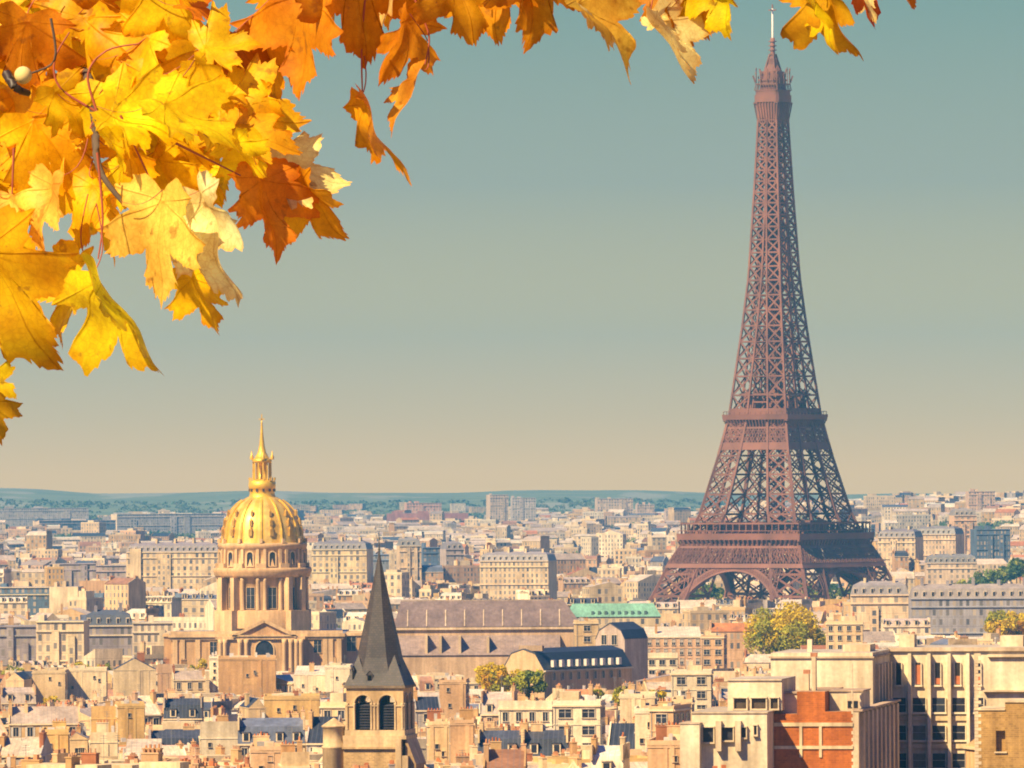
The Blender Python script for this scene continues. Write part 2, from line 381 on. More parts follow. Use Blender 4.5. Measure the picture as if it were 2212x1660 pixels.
for k in range(4):
    for x in (-6.2, -3.5, 0.5, 3.8, 6.0):
        h = random.uniform(286, 292); mb.bar(rot4(k, (x, -6.2, 283)), rot4(k, (x, -6.2, h)), 0.35); mb.bar(rot4(k, (x - .6, -6.2, h - 1)), rot4(k, (x + .6, -6.2, h - 1)), 0.3)
    mb.bar(rot4(k, (-6.4, -6.4, 284)), rot4(k, (-7.3, -7.3, 287.5)), 0.7); mb.bar(rot4(k, (-4.4, -4.4, 286)), rot4(k, (-4.9, -4.9, 291)), 0.5)
mb.lathe(0, 0, [(4.6, 289.4), (4.0, 291.0), (2.6, 293.2), (2.3, 296.0), (1.5, 297.2)], 8, smooth=False)
for k in range(4): mb.bar(rot4(k, (-3.2, -3.2, 289)), rot4(k, (-1.2, -1.2, 298)), 0.7)
mb.build('top_cabin', I0, TW)
mb = MB(); mb.lathe(0, 0, [(1.25, 296), (1.15, 306.6)], 8)
for z in (298, 300.2, 302.4, 304.6): mb.box(0, 0, z, z + .5, 3.0, 3.0, bottom=True)
ms = mb.build('mast', I0, TW)
mb = MB(); mb.lathe(0, 0, [(0.55, 306.4), (0.45, 321.5)], 6); a = mb.build('antenna', ['antenna_white'], ms)
mb = MB(); mb.bar((-2.2, 0, 320.7), (2.2, 0, 320.7), 0.5); mb.bar((0, 0, 319.4), (0, 0, 323.6), 0.5); mb.bar((0, -2.2, 320.7), (0, 2.2, 320.7), 0.5); mb.build('crossbar', I0, ms)
# ------------------------------------------------------------------ windows as parts (shared meshes)
WCACHE = {}
def window_mesh(w, h, style='plain', frame=(0.66, 0.55, 0.4)):
    key = (round(w, 2), round(h, 2), style, frame)
    if key in WCACHE: return WCACHE[key]
    mb = MB(); e = 0.12 if style != 'bare' else 0.05
    def slab(x0, x1, z0, z1, y0, m, c):
        mb.prism([(x0, -y0), (x1, -y0), (x1, 0), (x0, 0)], z0, z1, m, c, bottom=True)
    slab(-w / 2, w / 2, 0, h, 0.03, GLASS, (0.035, 0.04, 0.06))
    if style == 'blind': slab(-w / 2, w / 2, h * 0.45, h, 0.05, TRIM, (0.5, 0.42, 0.33))
    if style == 'shutter':
        slab(-w / 2 - 0.45, -w / 2 - .02, 0, h, 0.07, TRIM, (0.6, 0.56, 0.48)); slab(w / 2 + .02, w / 2 + 0.45, 0, h, 0.07, TRIM, (0.6, 0.56, 0.48))
    if style == 'arched':
        n = 10; a = [(w / 2 * math.cos(math.pi * i / n), h + w / 2 * math.sin(math.pi * i / n)) for i in range(n + 1)]
        mb.face([(x, -0.03, z) for x, z in reversed(a)], GLASS, (0.035, 0.04, 0.06))
        R = w / 2 + 0.35; b_ = [(R * math.cos(math.pi * i / n), h + R * math.sin(math.pi * i / n)) for i in range(n + 1)]
        for i in range(n):
            mb.face([(a[i][0], -.35, a[i][1]), (a[i + 1][0], -.35, a[i + 1][1]), (b_[i + 1][0], -.35, b_[i + 1][1]), (b_[i][0], -.35, b_[i][1])], TRIM, frame)
            mb.face([(b_[i][0], -.35, b_[i][1]), (b_[i + 1][0], -.35, b_[i + 1][1]), (b_[i + 1][0], 0, b_[i + 1][1]), (b_[i][0], 0, b_[i][1])], TRIM, frame)
            mb.face([(a[i + 1][0], -.35, a[i + 1][1]), (a[i][0], -.35, a[i][1]), (a[i][0], 0, a[i][1]), (a[i + 1][0], 0, a[i + 1][1])], TRIM, frame)
        for sg in (-1, 1): slab(*sorted((sg * w / 2, sg * (w / 2 + .35))), 0, h, .35, TRIM, frame)
        slab(-w / 2 - .45, w / 2 + .45, -.3, 0, .45, TRIM, frame)
    else:
        slab(-w / 2 - e, -w / 2, 0, h, 0.14, TRIM, frame); slab(w / 2, w / 2 + e, 0, h, 0.14, TRIM, frame)
        slab(-w / 2 - e, w / 2 + e, h, h + e, 0.2, TRIM, frame); slab(-w / 2 - e - .08, w / 2 + e + .08, -e, 0, 0.26, TRIM, frame)
        if w > 0.9 and style != 'bare': slab(-0.05, 0.05, 0, h, 0.06, TRIM, (0.5, 0.45, 0.38))
        if w > 1.6: slab(-w / 2, w / 2, h * .62, h * .62 + .07, 0.055, TRIM, (0.4, 0.36, 0.32))
    ob = mb.build('window', STD); me = ob.data; bpy.data.objects.remove(ob); WCACHE[key] = me
    return me
def put(me, name, parent, loc, rz):
    o = bpy.data.objects.new(name, me); col.objects.link(o); o.parent = parent; o.location = loc; o.rotation_euler = (0, 0, rz); return o
def wall_window(parent, org, a, b, u, z, w, h, style='plain', frame=(0.66, 0.55, 0.4)):
    """a window at u metres along the wall from a to b (outside to the right of a->b turned down), foot at z"""
    dx, dy = b[0] - a[0], b[1] - a[1]; l = math.hypot(dx, dy); e = (dx / l, dy / l); n = (e[1], -e[0])
    p = (a[0] + e[0] * u + n[0] * .01 - org[0], a[1] + e[1] * u + n[1] * .01 - org[1], z - org[2])
    return put(window_mesh(w, h, style, frame), 'window', parent, p, math.atan2(dy, dx))
def front(x0, x1, d, yaw, depth):
    """outline of a block whose front corners stand at picture columns x0 and x1"""
    P0 = px(x0, YH, d); e = (math.cos(yaw), math.sin(yaw)); k = (x1 - CX) / F
    w = (k * d - P0.x) / (e[0] - k * e[1])
    q = (-e[1] * depth, e[0] * depth)
    return [(P0.x, d), (P0.x + e[0] * w, d + e[1] * w), (P0.x + e[0] * w + q[0], d + e[1] * w + q[1]), (P0.x + q[0], d + q[1])], w

# ------------------------------------------------------------------ domed church
DD = 2500.0
stone = (0.63, 0.41, 0.205); stone2 = (0.70, 0.49, 0.26); stone3 = (0.54, 0.34, 0.17)
m, t, b, o = new_mat('gold')
a = t.nodes.new('ShaderNodeAttribute'); a.attribute_name = 'col'
t.links.new(mixrgb(t, 'MULTIPLY', 1, a.outputs['Color'], noise_col(t, 0.5, (0.7, 0.66, 0.6), (1.1, 1.1, 1.1), 4)), b.inputs['Base Color'])
b.inputs['Metallic'].default_value = 0.35; b.inputs['Roughness'].default_value = 0.42
gold = (0.86, 0.52, 0.04); gold2 = (0.78, 0.45, 0.05); gold3 = (0.86, 0.58, 0.12)
cz = lambda cy: zat(864 + cy * .3581, DD)
cr = lambda r: r * .05236
DX = px(566, YH, DD).x; DO = (DX, DD, 0)
CH = empty('domed_church', DO, 'sandstone church with a tall columned drum and a gilded dome ending in a golden spire', 'church')
mb = MB()
mb.lathe(DX, DD, [(cr(r), cz(y)) for y, r in ((862, 250), (830, 243), (780, 238), (730, 226), (690, 208), (650, 182), (620, 155), (595, 120), (577, 88))], 72, c=gold,
         cols=lambda j, q: (gold, gold3, gold3, gold2, gold2, gold3)[j % 6])
prof = [(cr(r) + .1, cz(y)) for y, r in ((855, 248), (830, 243), (780, 238), (730, 226), (690, 208), (650, 182), (620, 155), (595, 120))]
for k in range(12):
    an = math.radians(k * 30); u = (math.cos(an), math.sin(an)); w_ = (-u[1], u[0])
    for (r0, z0), (r1, z1) in zip(prof, prof[1:]): mb.bar((DX + u[0] * r0, DD + u[1] * r0, z0), (DX + u[0] * r1, DD + u[1] * r1, z1), 0.55, 0, gold)
    an = math.radians(k * 30 + 15); u = (math.cos(an), math.sin(an))
    for y, r, sz in ((812, 242, 1.1), (750, 232, .9), (692, 210, .75)):           # trophies between the ribs
        mb.box(DX + u[0] * cr(r), DD + u[1] * cr(r), cz(y), cz(y) + sz * 2.0, sz, sz, an, 0, (0.52, 0.31, 0.05))
        mb.box(DX + u[0] * cr(r), DD + u[1] * cr(r), cz(y) + sz * 2.0, cz(y) + sz * 2.7, sz * .5, sz * .5, an, 0, gold2)
mb.build('dome', ['gold'], CH, DO)
mb = MB()
mb.lathe(DX, DD, [(cr(r), cz(y)) for y, r in ((580, 84), (563, 76), (530, 76), (528, 80), (508, 82), (480, 80), (478, 64), (470, 34), (372, 32), (370, 58), (352, 60), (345, 46), (310, 26), (270, 17), (200, 9), (130, 5), (112, 2))], 24, c=gold)
for k in range(12):
    an = math.radians(k * 30 + 8); u = (math.cos(an), math.sin(an)); r = cr(54)
    p = (DX + u[0] * r, DD + u[1] * r); mb.bar((*p, cz(480)), (*p, cz(370)), .42, 0, gold)
    r = cr(79); mb.bar((DX + u[0] * r, DD + u[1] * r, cz(478)), (DX + u[0] * r, DD + u[1] * r, cz(460)), .3, 0, gold)
    r = cr(76.5); mb.box(DX + u[0] * r, DD + u[1] * r, cz(545), cz(528), .7, .5, an + 1.57, 0, (0.1, 0.07, 0.04))
    if k % 3 == 0: r = cr(62); mb.lathe(DX + u[0] * r, DD + u[1] * r, [(.55, cz(352)), (.6, cz(335)), (.25, cz(322)), (.12, cz(300))], 8, c=gold)
mb.bar((DX, DD, cz(130)), (DX, DD, cz(78)), .3, 0, gold); mb.bar((DX - .9, DD, cz(108)), (DX + .9, DD, cz(108)), .3, 0, gold)
mb.build('lantern', ['gold'], CH, DO)
mb = MB()
mb.lathe(DX, DD, [(cr(r), cz(y)) for y, r in ((1365, 292), (1262, 292), (1258, 284), (1255, 250), (1062, 250), (1060, 284), (1045, 288), (1030, 296), (1015, 298), (1003, 292), (1002, 260), (892, 258), (888, 264), (872, 270), (858, 270), (853, 252))], 48, 0, stone)
for k in range(12):
    for da in (-4.6, 4.6):                                   # paired columns of the lower drum, pilasters of the upper one
        an = math.radians(k * 30 + da); u = (math.cos(an), math.sin(an))
        mb.lathe(DX + u[0] * cr(265), DD + u[1] * cr(265), [(.8, cz(1256)), (.66, cz(1246)), (.58, cz(1080)), (.85, cz(1062))], 10, 0, stone2)
        mb.box(DX + u[0] * cr(262), DD + u[1] * cr(262), cz(1000), cz(890), .8, .9, an, 0, stone2)
    an = math.radians(k * 30); u = (math.cos(an), math.sin(an))
    mb.box(DX + u[0] * cr(250), DD + u[1] * cr(250), cz(1255), cz(1062), 2.2, 1.6, an + 1.57, 0, stone3)
    mb.box(DX + u[0] * cr(272), DD + u[1] * cr(272), cz(1003), cz(975), 1.2, 3.2, an, 0, stone2)
    mb.box(DX + u[0] * cr(262), DD + u[1] * cr(262), cz(853), cz(828), .9, .9, an, 0, stone2)
for k in (-3, 0, 3, 6):                                     # pedestals of the four buttresses
    an = math.radians(k * 30 + 45 - 90); u = (math.cos(an), math.sin(an))
    mb.box(DX + u[0] * cr(275), DD + u[1] * cr(275), cz(1400), cz(1258), 5.5, 8.0, an, 0, stone2)
    for q in (-2.8, 2.8): mb.box(DX + u[0] * cr(280) - u[1] * q, DD + u[1] * cr(280) + u[0] * q, cz(1258), cz(1060), 2.4, 1.7, an, 0, stone2)
mb.build('drum', STD, CH, DO)
for k in range(12):
    an = math.radians(k * 30 + 15); u = (math.cos(an), math.sin(an)); ta = (-u[1], u[0])
    for r, z, w_, h_, st in ((250, cz(1246), 2.7, 6.6, 'plain'), (258, cz(990), 1.9, 3.4, 'arched')):
        R = cr(r) + .02; o = put(window_mesh(w_, h_, st, stone2), 'window', CH, (u[0] * R, u[1] * R, z), an + math.pi / 2)
# body
BX0, BX1, BD = 368, 735, DD - 29
fb, w = front(BX0, BX1, BD, 0, 58); zt = zat(1362, BD)
mb = MB()
mb.prism(fb, 0, zt - 2.4, 0, stone); cxm = (fb[0][0] + fb[1][0]) / 2
mb.box(cxm, BD + 29, zt - 2.4, zt - 1.6, w + 1.0, 59.0, 0, 0, stone2); mb.box(cxm, BD + 29, zt - 1.6, zt - .6, w + 2.0, 60.0, 0, 0, stone2, mtop=ROOF, ctop=(.4, .38, .36)); mb.box(cxm, BD + .8, zt - .6, zt + .3, w + .6, 1.0, 0, 0, stone2)
for xx in (376, 392, 425, 700, 712, 730):
    mb.box(xat(xx, BD), BD - .25, 0, zt - 2.4, 1.5, .5, 0, 0, stone2)
mb.box(cxm, BD - .2, zt - 12.8, zt - 12.2, w, .5, 0, 0, stone2)
mb.build('wall', STD, CH, DO)
mb = MB()                                                   # portico with pediment
PD = BD - 4.5; p0, p1 = xat(468, PD), xat(652, PD); pc = (p0 + p1) / 2; pw = p1 - p0; ze = zat(1372, PD)
mb.box(pc, PD + 2.2, 0, ze - .9, pw, 4.4, 0, 0, stone); mb.box(pc, PD + 2.0, ze - .9, ze, pw + 1.4, 5.6, 0, 0, stone2)
p2, p3 = xat(500, PD), xat(638, PD); zp = zat(1338, PD)
tri = [(p2, ze), (p3, ze), ((p2 + p3) / 2, zp)]; tin = [(p2 + 2, ze + .35), (p3 - 2, ze + .35), ((p2 + p3) / 2, zp - .7)]
for y0, sg in ((PD - 1.0, 1), (PD + 4.5, -1)):
    mb.face([(x, PD - .3 if sg > 0 else y0, z) for x, z in tri][::sg], 0, stone3)
for i in (1, 2):
    A, B_ = tri[i], tri[(i + 1) % 3]
    mb.face([(A[0], PD - 1.2, A[1] + .3), (A[0], PD + 4.5, A[1] + .3), (B_[0], PD + 4.5, B_[1] + .3), (B_[0], PD - 1.2, B_[1] + .3)], 0, stone2)
    mb.bar((A[0], PD - .7, A[1]), (B_[0], PD - .7, B_[1]), 1.0, 0, stone2)
mb.box((p2 + p3) / 2, PD - .5, ze, ze + .5, p3 - p2, 1.4, 0, 0, stone2)
for xx in (474, 484, 516, 530, 612, 626, 638, 648): mb.lathe(xat(xx, PD), PD - .5, [(.75, 0), (.65, ze - 2.2), (.9, ze - .9)], 10, 0, stone2)
mb.build('portico', STD, CH, DO)
def chw(xx, ytop, ybot, dd, w_, st):
    zb = zat(ybot, dd); h_ = zat(ytop, dd) - zb - (w_ / 2 if st == 'arched' else 0)
    put(window_mesh(w_, h_, st, stone2), 'window', CH, (xat(xx, dd) - DX, dd - .02 - DD, zb), 0)
chw(569, 1381, 1412, PD, 5.6, 'arched'); chw(459, 1383, 1411, BD, 2.2, 'plain'); chw(684, 1381, 1408, BD, 2.4, 'plain')
# lower wing to the right, set back
fw, w = front(735, 808, BD + 6, 0, 30); zw = zat(1366, BD + 6)
mb = MB(); mb.prism(fw, 0, zw - .8, 0, stone3); mb.box((fw[0][0] + fw[1][0]) / 2, BD + 21, zw - .8, zw, w + .8, 31, 0, 0, stone2); mb.build('wing', STD, CH, DO)
chw(757, 1373, 1405, BD + 6, 2.9, 'plain')
fw, w = front(352, 368, BD + 8, 0, 30); mb = MB(); mb.prism(fw, 0, zw - .8, 0, stone3); mb.box((fw[0][0] + fw[1][0]) / 2, BD + 23, zw - .8, zw, w + .8, 31, 0, 0, stone2); mb.build('wing', STD, CH, DO)

# ------------------------------------------------------------------ spired bell tower in front
SD = 1200.0; SX = xat(818, SD); SO = (SX, SD, 0); yaw = -math.radians(9.5)
q = F / SD
tz = lambda cy: zat(1134 + cy * .3169, SD); tm = lambda n: n * .3169 / q
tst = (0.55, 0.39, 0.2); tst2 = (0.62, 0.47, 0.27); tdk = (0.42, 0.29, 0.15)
ST = empty('bell_tower', SO, 'stone bell tower with twin arched openings under a steep dark slate spire', 'tower', rz=yaw)
m, t, b, o = new_mat('slate')
br = t.nodes.new('ShaderNodeTexBrick'); g = t.nodes.new('ShaderNodeTexCoord')
br.inputs['Scale'].default_value = 1; br.inputs['Brick Width'].default_value = .5; br.inputs['Row Height'].default_value = .35; br.inputs['Mortar Size'].default_value = .03
br.inputs['Color1'].default_value = (.066, .05, .04, 1); br.inputs['Color2'].default_value = (.038, .03, .026, 1); br.inputs['Mortar'].default_value = (.025, .02, .02, 1)
mp = t.nodes.new('ShaderNodeMapping'); mp.inputs['Rotation'].default_value = (math.radians(90), 0, 0); t.links.new(g.outputs['Object'], mp.inputs[0]); t.links.new(mp.outputs[0], br.inputs['Vector'])
t.links.new(mixrgb(t, 'MULTIPLY', 1, br.outputs['Color'], noise_col(t, .5, (.65, .65, .68), (1.3, 1.22, 1.12), 5, stretch=(1, 1, .3))), b.inputs['Base Color']); b.inputs['Roughness'].default_value = .6
wb = tm(478) / (math.cos(yaw) + abs(math.sin(yaw)))          # side of the spire's foot
mb = MB()
prof = [(1088, 1.0), (1060, .93), (1000, .83), (900, .70), (800, .61), (600, .405), (400, .215), (250, .075), (170, .012)]
def ring(s, z):
    h = wb / 2 * s; c_ = h * (0.04 + 0.55 * (1 - s) ** .15)
    c_ = min(c_, h * .58)
    return [(-h + c_, -h), (h - c_, -h), (h, -h + c_), (h, h - c_), (h - c_, h), (-h + c_, h), (-h, h - c_), (-h, -h + c_)], z
R_ = [ring(s, tz(cy)) for cy, s in prof]
for (A, za), (B_, zb) in zip(R_, R_[1:]):
    for i in range(8):
        j = (i + 1) % 8
        mb.face([(*A[i], za), (*A[j], za), (*B_[j], zb), (*B_[i], zb)])
for sx, sy in ((1, -1), (-1, -1), (1, 1), (-1, 1)):           # corner broaches
    h = wb / 2; zt0 = tz(1086)
    ap = (sx * h * .60, sy * h * .60, tz(880)); c0 = (sx * h, sy * h, zt0); a_ = (sx * h * .22, sy * h, zt0); b_ = (sx * h, sy * h * .22, zt0)
    f1 = [a_, c0, ap] if sx * sy < 0 else [c0, a_, ap]; f2 = [c0, b_, ap] if sx * sy < 0 else [b_, c0, ap]
    if sx < 0 and sy < 0: f1, f2 = [c0, a_, ap], [b_, c0, ap]
    mb.face(f1); mb.face(f2)
mb.build('spire', ['slate'], ST, (0, 0, 0))
for x, w_, cy0, cy1 in ((-tm(36), tm(40), 1078, 985), (-tm(150), tm(14), 1050, 950)):   # lucarnes on the front slope
    mb = MB(); y0 = -wb / 2 * .9
    mb.box(x, y0 + .55, tz(cy0), tz(cy1 + 25), w_, 1.2, 0, 0, (.13, .11, .1)); mb.box(x, y0 - .06, tz(cy0) + .15, tz(cy1 + 30), w_ * .7, .06, 0, 4, (.01, .01, .012))
    zt0, zt1 = tz(cy1 + 25), tz(cy1)
    for s_ in (-1, 1):
        f = [(x + s_ * w_ * .65, y0 - .2, zt0 - .1), (x + s_ * w_ * .65, y0 + 2.0, zt0 - .1), (x, y0 + 2.0, zt1), (x, y0 - .2, zt1)]
        mb.face(f if s_ < 0 else f[::-1], 0, (.12, .1, .1))
    mb.face([(x - w_ * .6, y0 - .1, zt0), (x + w_ * .6, y0 - .1, zt0), (x, y0 - .1, zt1)], 0, (.1, .09, .09))
    mb.build('lucarne', STD, ST)
mb = MB(); mb.lathe(0, 0, [(.16, tz(180)), (.07, tz(110)), (.05, tz(40))], 6, 0, (.1, .1, .1)); mb.lathe(0, 0, [(.05, tz(166)), (.28, tz(160)), (.05, tz(152))], 8, 0, (.1, .1, .1)); mb.bar((-.5, 0, tz(85)), (.5, 0, tz(85)), .08, 0, (.08, .08, .08)); mb.build('finial', STD, ST)
# belfry: a square chamber with two round-arched openings a side
mb = MB(); ws = tm(452) / (math.cos(yaw) + abs(math.sin(yaw))); hb = ws / 2; zb0, zb1 = tz(1388), tz(1092); ow = tm(108); px_ = tm(83); zs = tz(1385); zi = tz(1205)
arc = [math.pi * i / 12 for i in range(13)]
def rotk(k, p):
    x, y, z = p
    for _ in range(k): x, y = -y, x
    return (x, y, z)
for k in range(4):
    xs = [-hb, -px_ - ow / 2, -px_ + ow / 2, px_ - ow / 2, px_ + ow / 2, hb]
    for i in (0, 2, 4): mb.face([rotk(k, p) for p in ((xs[i], -hb, zb0), (xs[i + 1], -hb, zb0), (xs[i + 1], -hb, zb1), (xs[i], -hb, zb1))], 0, tst)
    for sgn in (-1, 1):
        c0 = sgn * px_; pts = [(c0 + ow / 2 * math.cos(a_), zi + ow / 2 * math.sin(a_)) for a_ in arc]
        for (xa, za), (xb, zb_) in zip(pts, pts[1:]):
            mb.face([rotk(k, p) for p in ((xb, -hb, zb_), (xa, -hb, za), (xa, -hb, zb1), (xb, -hb, zb1))], 0, tst)
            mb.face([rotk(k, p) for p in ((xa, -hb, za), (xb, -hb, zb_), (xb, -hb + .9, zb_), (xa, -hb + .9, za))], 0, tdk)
            for rr, oo, cc in ((1.0, .14, tst2), (1.22, .14, tst2)): pass
            mb.bar(rotk(k, (c0 + (xa - c0) * 1.12, -hb - .08, zi + (za - zi) * 1.12)), rotk(k, (c0 + (xb - c0) * 1.12, -hb - .08, zi + (zb_ - zi) * 1.12)), .22, 0, tst2)
        for xe in (c0 - ow / 2, c0 + ow / 2):
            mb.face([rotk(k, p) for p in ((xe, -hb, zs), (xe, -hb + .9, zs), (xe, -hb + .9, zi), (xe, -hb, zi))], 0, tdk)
    for xc in (-px_ - ow / 2 - .1, -px_ + ow / 2 + .12, px_ - ow / 2 - .12, px_ + ow / 2 + .1, 0, -hb + .15, hb - .15):
        c3 = rotk(k, (xc, -hb - .06, 0)); mb.lathe(c3[0], c3[1], [(.2, zs), (.15, zs + .3), (.15, zi - .3), (.24, zi)], 8, 0, tst2)
    mb.bar(rotk(k, (-hb - .1, -hb - .06, tz(1222))), rotk(k, (-px_ - ow / 2, -hb - .06, tz(1222))), .22, 0, tst2); mb.bar(rotk(k, (px_ + ow / 2, -hb - .06, tz(1222))), rotk(k, (hb + .1, -hb - .06, tz(1222))), .22, 0, tst2); mb.bar(rotk(k, (-px_ + ow / 2, -hb - .06, tz(1222))), rotk(k, (px_ - ow / 2, -hb - .06, tz(1222))), .22, 0, tst2)
mb.box(0, 0, zb1 - .25, zb1 + .12, ws + .7, ws + .7, 0, 0, (.2, .15, .1), bottom=True)
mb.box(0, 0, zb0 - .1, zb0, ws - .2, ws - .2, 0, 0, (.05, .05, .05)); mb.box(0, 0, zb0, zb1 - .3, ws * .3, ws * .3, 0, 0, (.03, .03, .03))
mb.build('belfry', STD, ST)
for k in range(4):                                          # dark louvres standing in the openings
    for sgn in (-1, 1):
        mb = MB()
        for i in range(9):
            z = zs + .15 + i * .42
            if z < zi + ow / 2 - .2:
                wv = ow if z < zi else 2 * math.sqrt(max(.01, (ow / 2) ** 2 - (z - zi) ** 2))
                A = [rotk(k, p) for p in ((sgn * px_ - wv / 2, -hb + .55, z), (sgn * px_ + wv / 2, -hb + .55, z), (sgn * px_ + wv / 2, -hb + .95, z + .4), (sgn * px_ - wv / 2, -hb + .95, z + .4))]
                mb.face(A, 0, (.035, .035, .05))
        mb.build('louvre', STD, ST)
mb = MB()
mb.box(0, 0, tz(1425), zb0, ws + .5, ws + .5, 0, 0, tst2); mb.box(0, 0, tz(1450), tz(1425), ws + 1.0, ws + 1.0, 0, 0, tst2)
mb.box(-.3, -.2, tz(1500), tz(1450), ws + .3, ws + .8, 0, 0, tst2); mb.box(-.3, -.3, tz(1515), tz(1500), ws + .5, ws + 1.3, 0, 0, tst)
mb.box(-.3, -.2, 24, tz(1515), ws + .2, ws + .6, 0, BRICK, (.58, .41, .2))
for x in (hb - .6, hb + .4):
    mb.box(x, -hb - .6, 24, tz(1450 if x < hb else 1560), .9, 1.0, 0, 0, tst2)
h0 = hb + .3; z0, z1 = tz(1430), tz(1620)
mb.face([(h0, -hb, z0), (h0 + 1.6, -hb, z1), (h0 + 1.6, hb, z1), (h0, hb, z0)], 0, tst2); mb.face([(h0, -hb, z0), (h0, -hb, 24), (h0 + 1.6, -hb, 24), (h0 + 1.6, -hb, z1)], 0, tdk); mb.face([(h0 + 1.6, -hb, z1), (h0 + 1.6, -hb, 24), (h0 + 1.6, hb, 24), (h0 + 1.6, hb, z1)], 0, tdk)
mb.build('shaft', STD, ST)
mb = MB(); tx = -tm(292); ty = -hb + 1.0
mb.lathe(tx, ty, [(tm(80), 24), (tm(80), tz(1515)), (tm(86), tz(1510)), (tm(86), tz(1500)), (tm(76), tz(1495)), (tm(76), tz(1372)), (tm(86), tz(1368)), (tm(86), tz(1360))], 18, 0, tst2)
mb.lathe(tx, ty, [(tm(88), tz(1362)), (.05, tz(1305))], 18, 0, tst2); mb.build('stair_turret', STD, ST)
# ------------------------------------------------------------------ hand-set buildings
HIDE = []                                  # (x0, x1, y_bottom, distance): what nearer houses must not cover
def keep(x0, x1, yb, d): HIDE.append((x0, x1, yb, d))
white = (0.76, 0.66, 0.47); whited = (0.70, 0.58, 0.40); creamc = (0.68, 0.55, 0.35)
YW = -math.radians(9)
# office block: projecting end block and long finned wing
OB = px(1885, 1415, 1010); OO = (OB.x, OB.y, 0)
eo, no = (math.cos(YW), math.sin(YW)), (-math.sin(YW), math.cos(YW))
def lp(x, y): return (OB.x + eo[0] * x + no[0] * y, OB.y + eo[1] * x + no[1] * y)
def lbox(mb, x0, x1, y0, y1, z0, z1, m=0, c=white, **k): mb.prism([lp(x0, y0), lp(x1, y0), lp(x1, y1), lp(x0, y1)], z0, z1, m, c, **k)
OF = empty('office_block', OO, 'large cream concrete office block with a projecting blank end and a wing of tall fins', 'building')
mb = MB(); zA = zat(1415, 1010); lbox(mb, -13.1, 0, 0, 20, 30, zA - .7); lbox(mb, -13.3, .2, -.25, 20, zA - .7, zA - .45, c=(.5, .4, .28)); lbox(mb, -13.1, 0, -.02, 20, zA - .45, zA, c=white, ctop=(.5, .45, .38))
mb.build('end_block', STD, OF, OO)
mb = MB()                                    # ribs and slots of the shaded end wall
zs0, zs1 = zat(1531, 1015), zat(1466, 1015)
for i in range(5): lbox(mb, .0, .45, 3 + i * 3.6, 4.2 + i * 3.6, 34, zat(1440, 1015), c=whited)
mb.build('side_fins', STD, OF, OO)
for i in range(4):
    mb = MB(); lbox(mb, 0.01, .12, 4.3 + i * 3.6, 6.5 + i * 3.6, zs0, zs1, GLASS, (.03, .03, .045)); mb.build('window', STD, OF, OO)
zB = zat(1404, 1030)
mb = MB(); lbox(mb, 0, 27, 20, 34, 30, zB - .5); lbox(mb, -.1, 27.2, 19.6, 34.2, zB - .5, zB, c=(.60, .48, .34), ctop=(.5, .45, .38)); lbox(mb, 12.2, 27, 19.3, 20, zat(1500, 1030), zat(1496, 1030), c=whited); lbox(mb, 12.8, 27, 19.5, 20, zat(1425, 1030), zB - .9, c=whited)
for yy in (1552, 1612): lbox(mb, 0, 12.2, 19.75, 20, zat(yy + 10, 1030), zat(yy, 1030), c=creamc)
mb.build('wing', STD, OF, OO)
for x in (2.45, 4.98, 7.6, 10.05): 
    mb = MB(); lbox(mb, x, x + .42, 19.0, 20, 30, zat(1417, 1030), c=white); mb.build('fin', STD, OF, OO)
def ow(x, z0, z1, w, c=(.03, .03, .045), split=None):
    mb = MB(); lbox(mb, x - w / 2, x + w / 2, 19.94, 20, z0, z1, GLASS, c)
    if split: lbox(mb, x - w / 2, x + w / 2, 19.92, 19.94, z0 + .1, z0 + (z1 - z0) * split, TRIM, (.5, .17, .07))
    for xx in (x - w / 2 - .12, x + w / 2): lbox(mb, xx, xx + .12, 19.7, 20, z0, z1, TRIM, white)
    lbox(mb, x - w / 2 - .2, x + w / 2 + .2, 19.55, 20, z0 - .22, z0, TRIM, white)
    if w > 1: lbox(mb, x - w / 2, x + w / 2, 19.9, 19.94, (z0 + z1) / 2, (z0 + z1) / 2 + .08, TRIM, (.3, .28, .26))
    mb.build('window', STD, OF, OO)
for i, x in enumerate((1.15, 3.7, 6.25, 8.85, 11.5)):
    ow(x, zat(1485, 1030), zat(1437, 1030), .7, (.03, .03, .045) if i % 2 == 0 else (.06, .05, .05), (None, .9, .3, .4, .35)[i])
    for k, yy in enumerate((1544, 1604, 1664)):
        if i < 4 or k == 0: ow(x + .1 if i < 4 else 11.6, zat(yy, 1030), zat(yy - 31, 1030), 1.7 if i < 4 else 1.2, random.choice([(.03, .03, .045), (.05, .06, .09), (.16, .13, .11)]))
for a in ((-4.5, -1.0, 6, 12, zA, zA + .9), (1.0, 3.0, 22, 25, zB, zB + 1.6), (-9, -8.4, 5, 6, zA, zA + 1.6), (14, 17, 24, 28, zB, zB + 1.4)):
    mb = MB(); lbox(mb, *a, c=whited); mb.build('roof_plant', STD, OF, OO)
keep(1666, 2260, 1700, 1005)
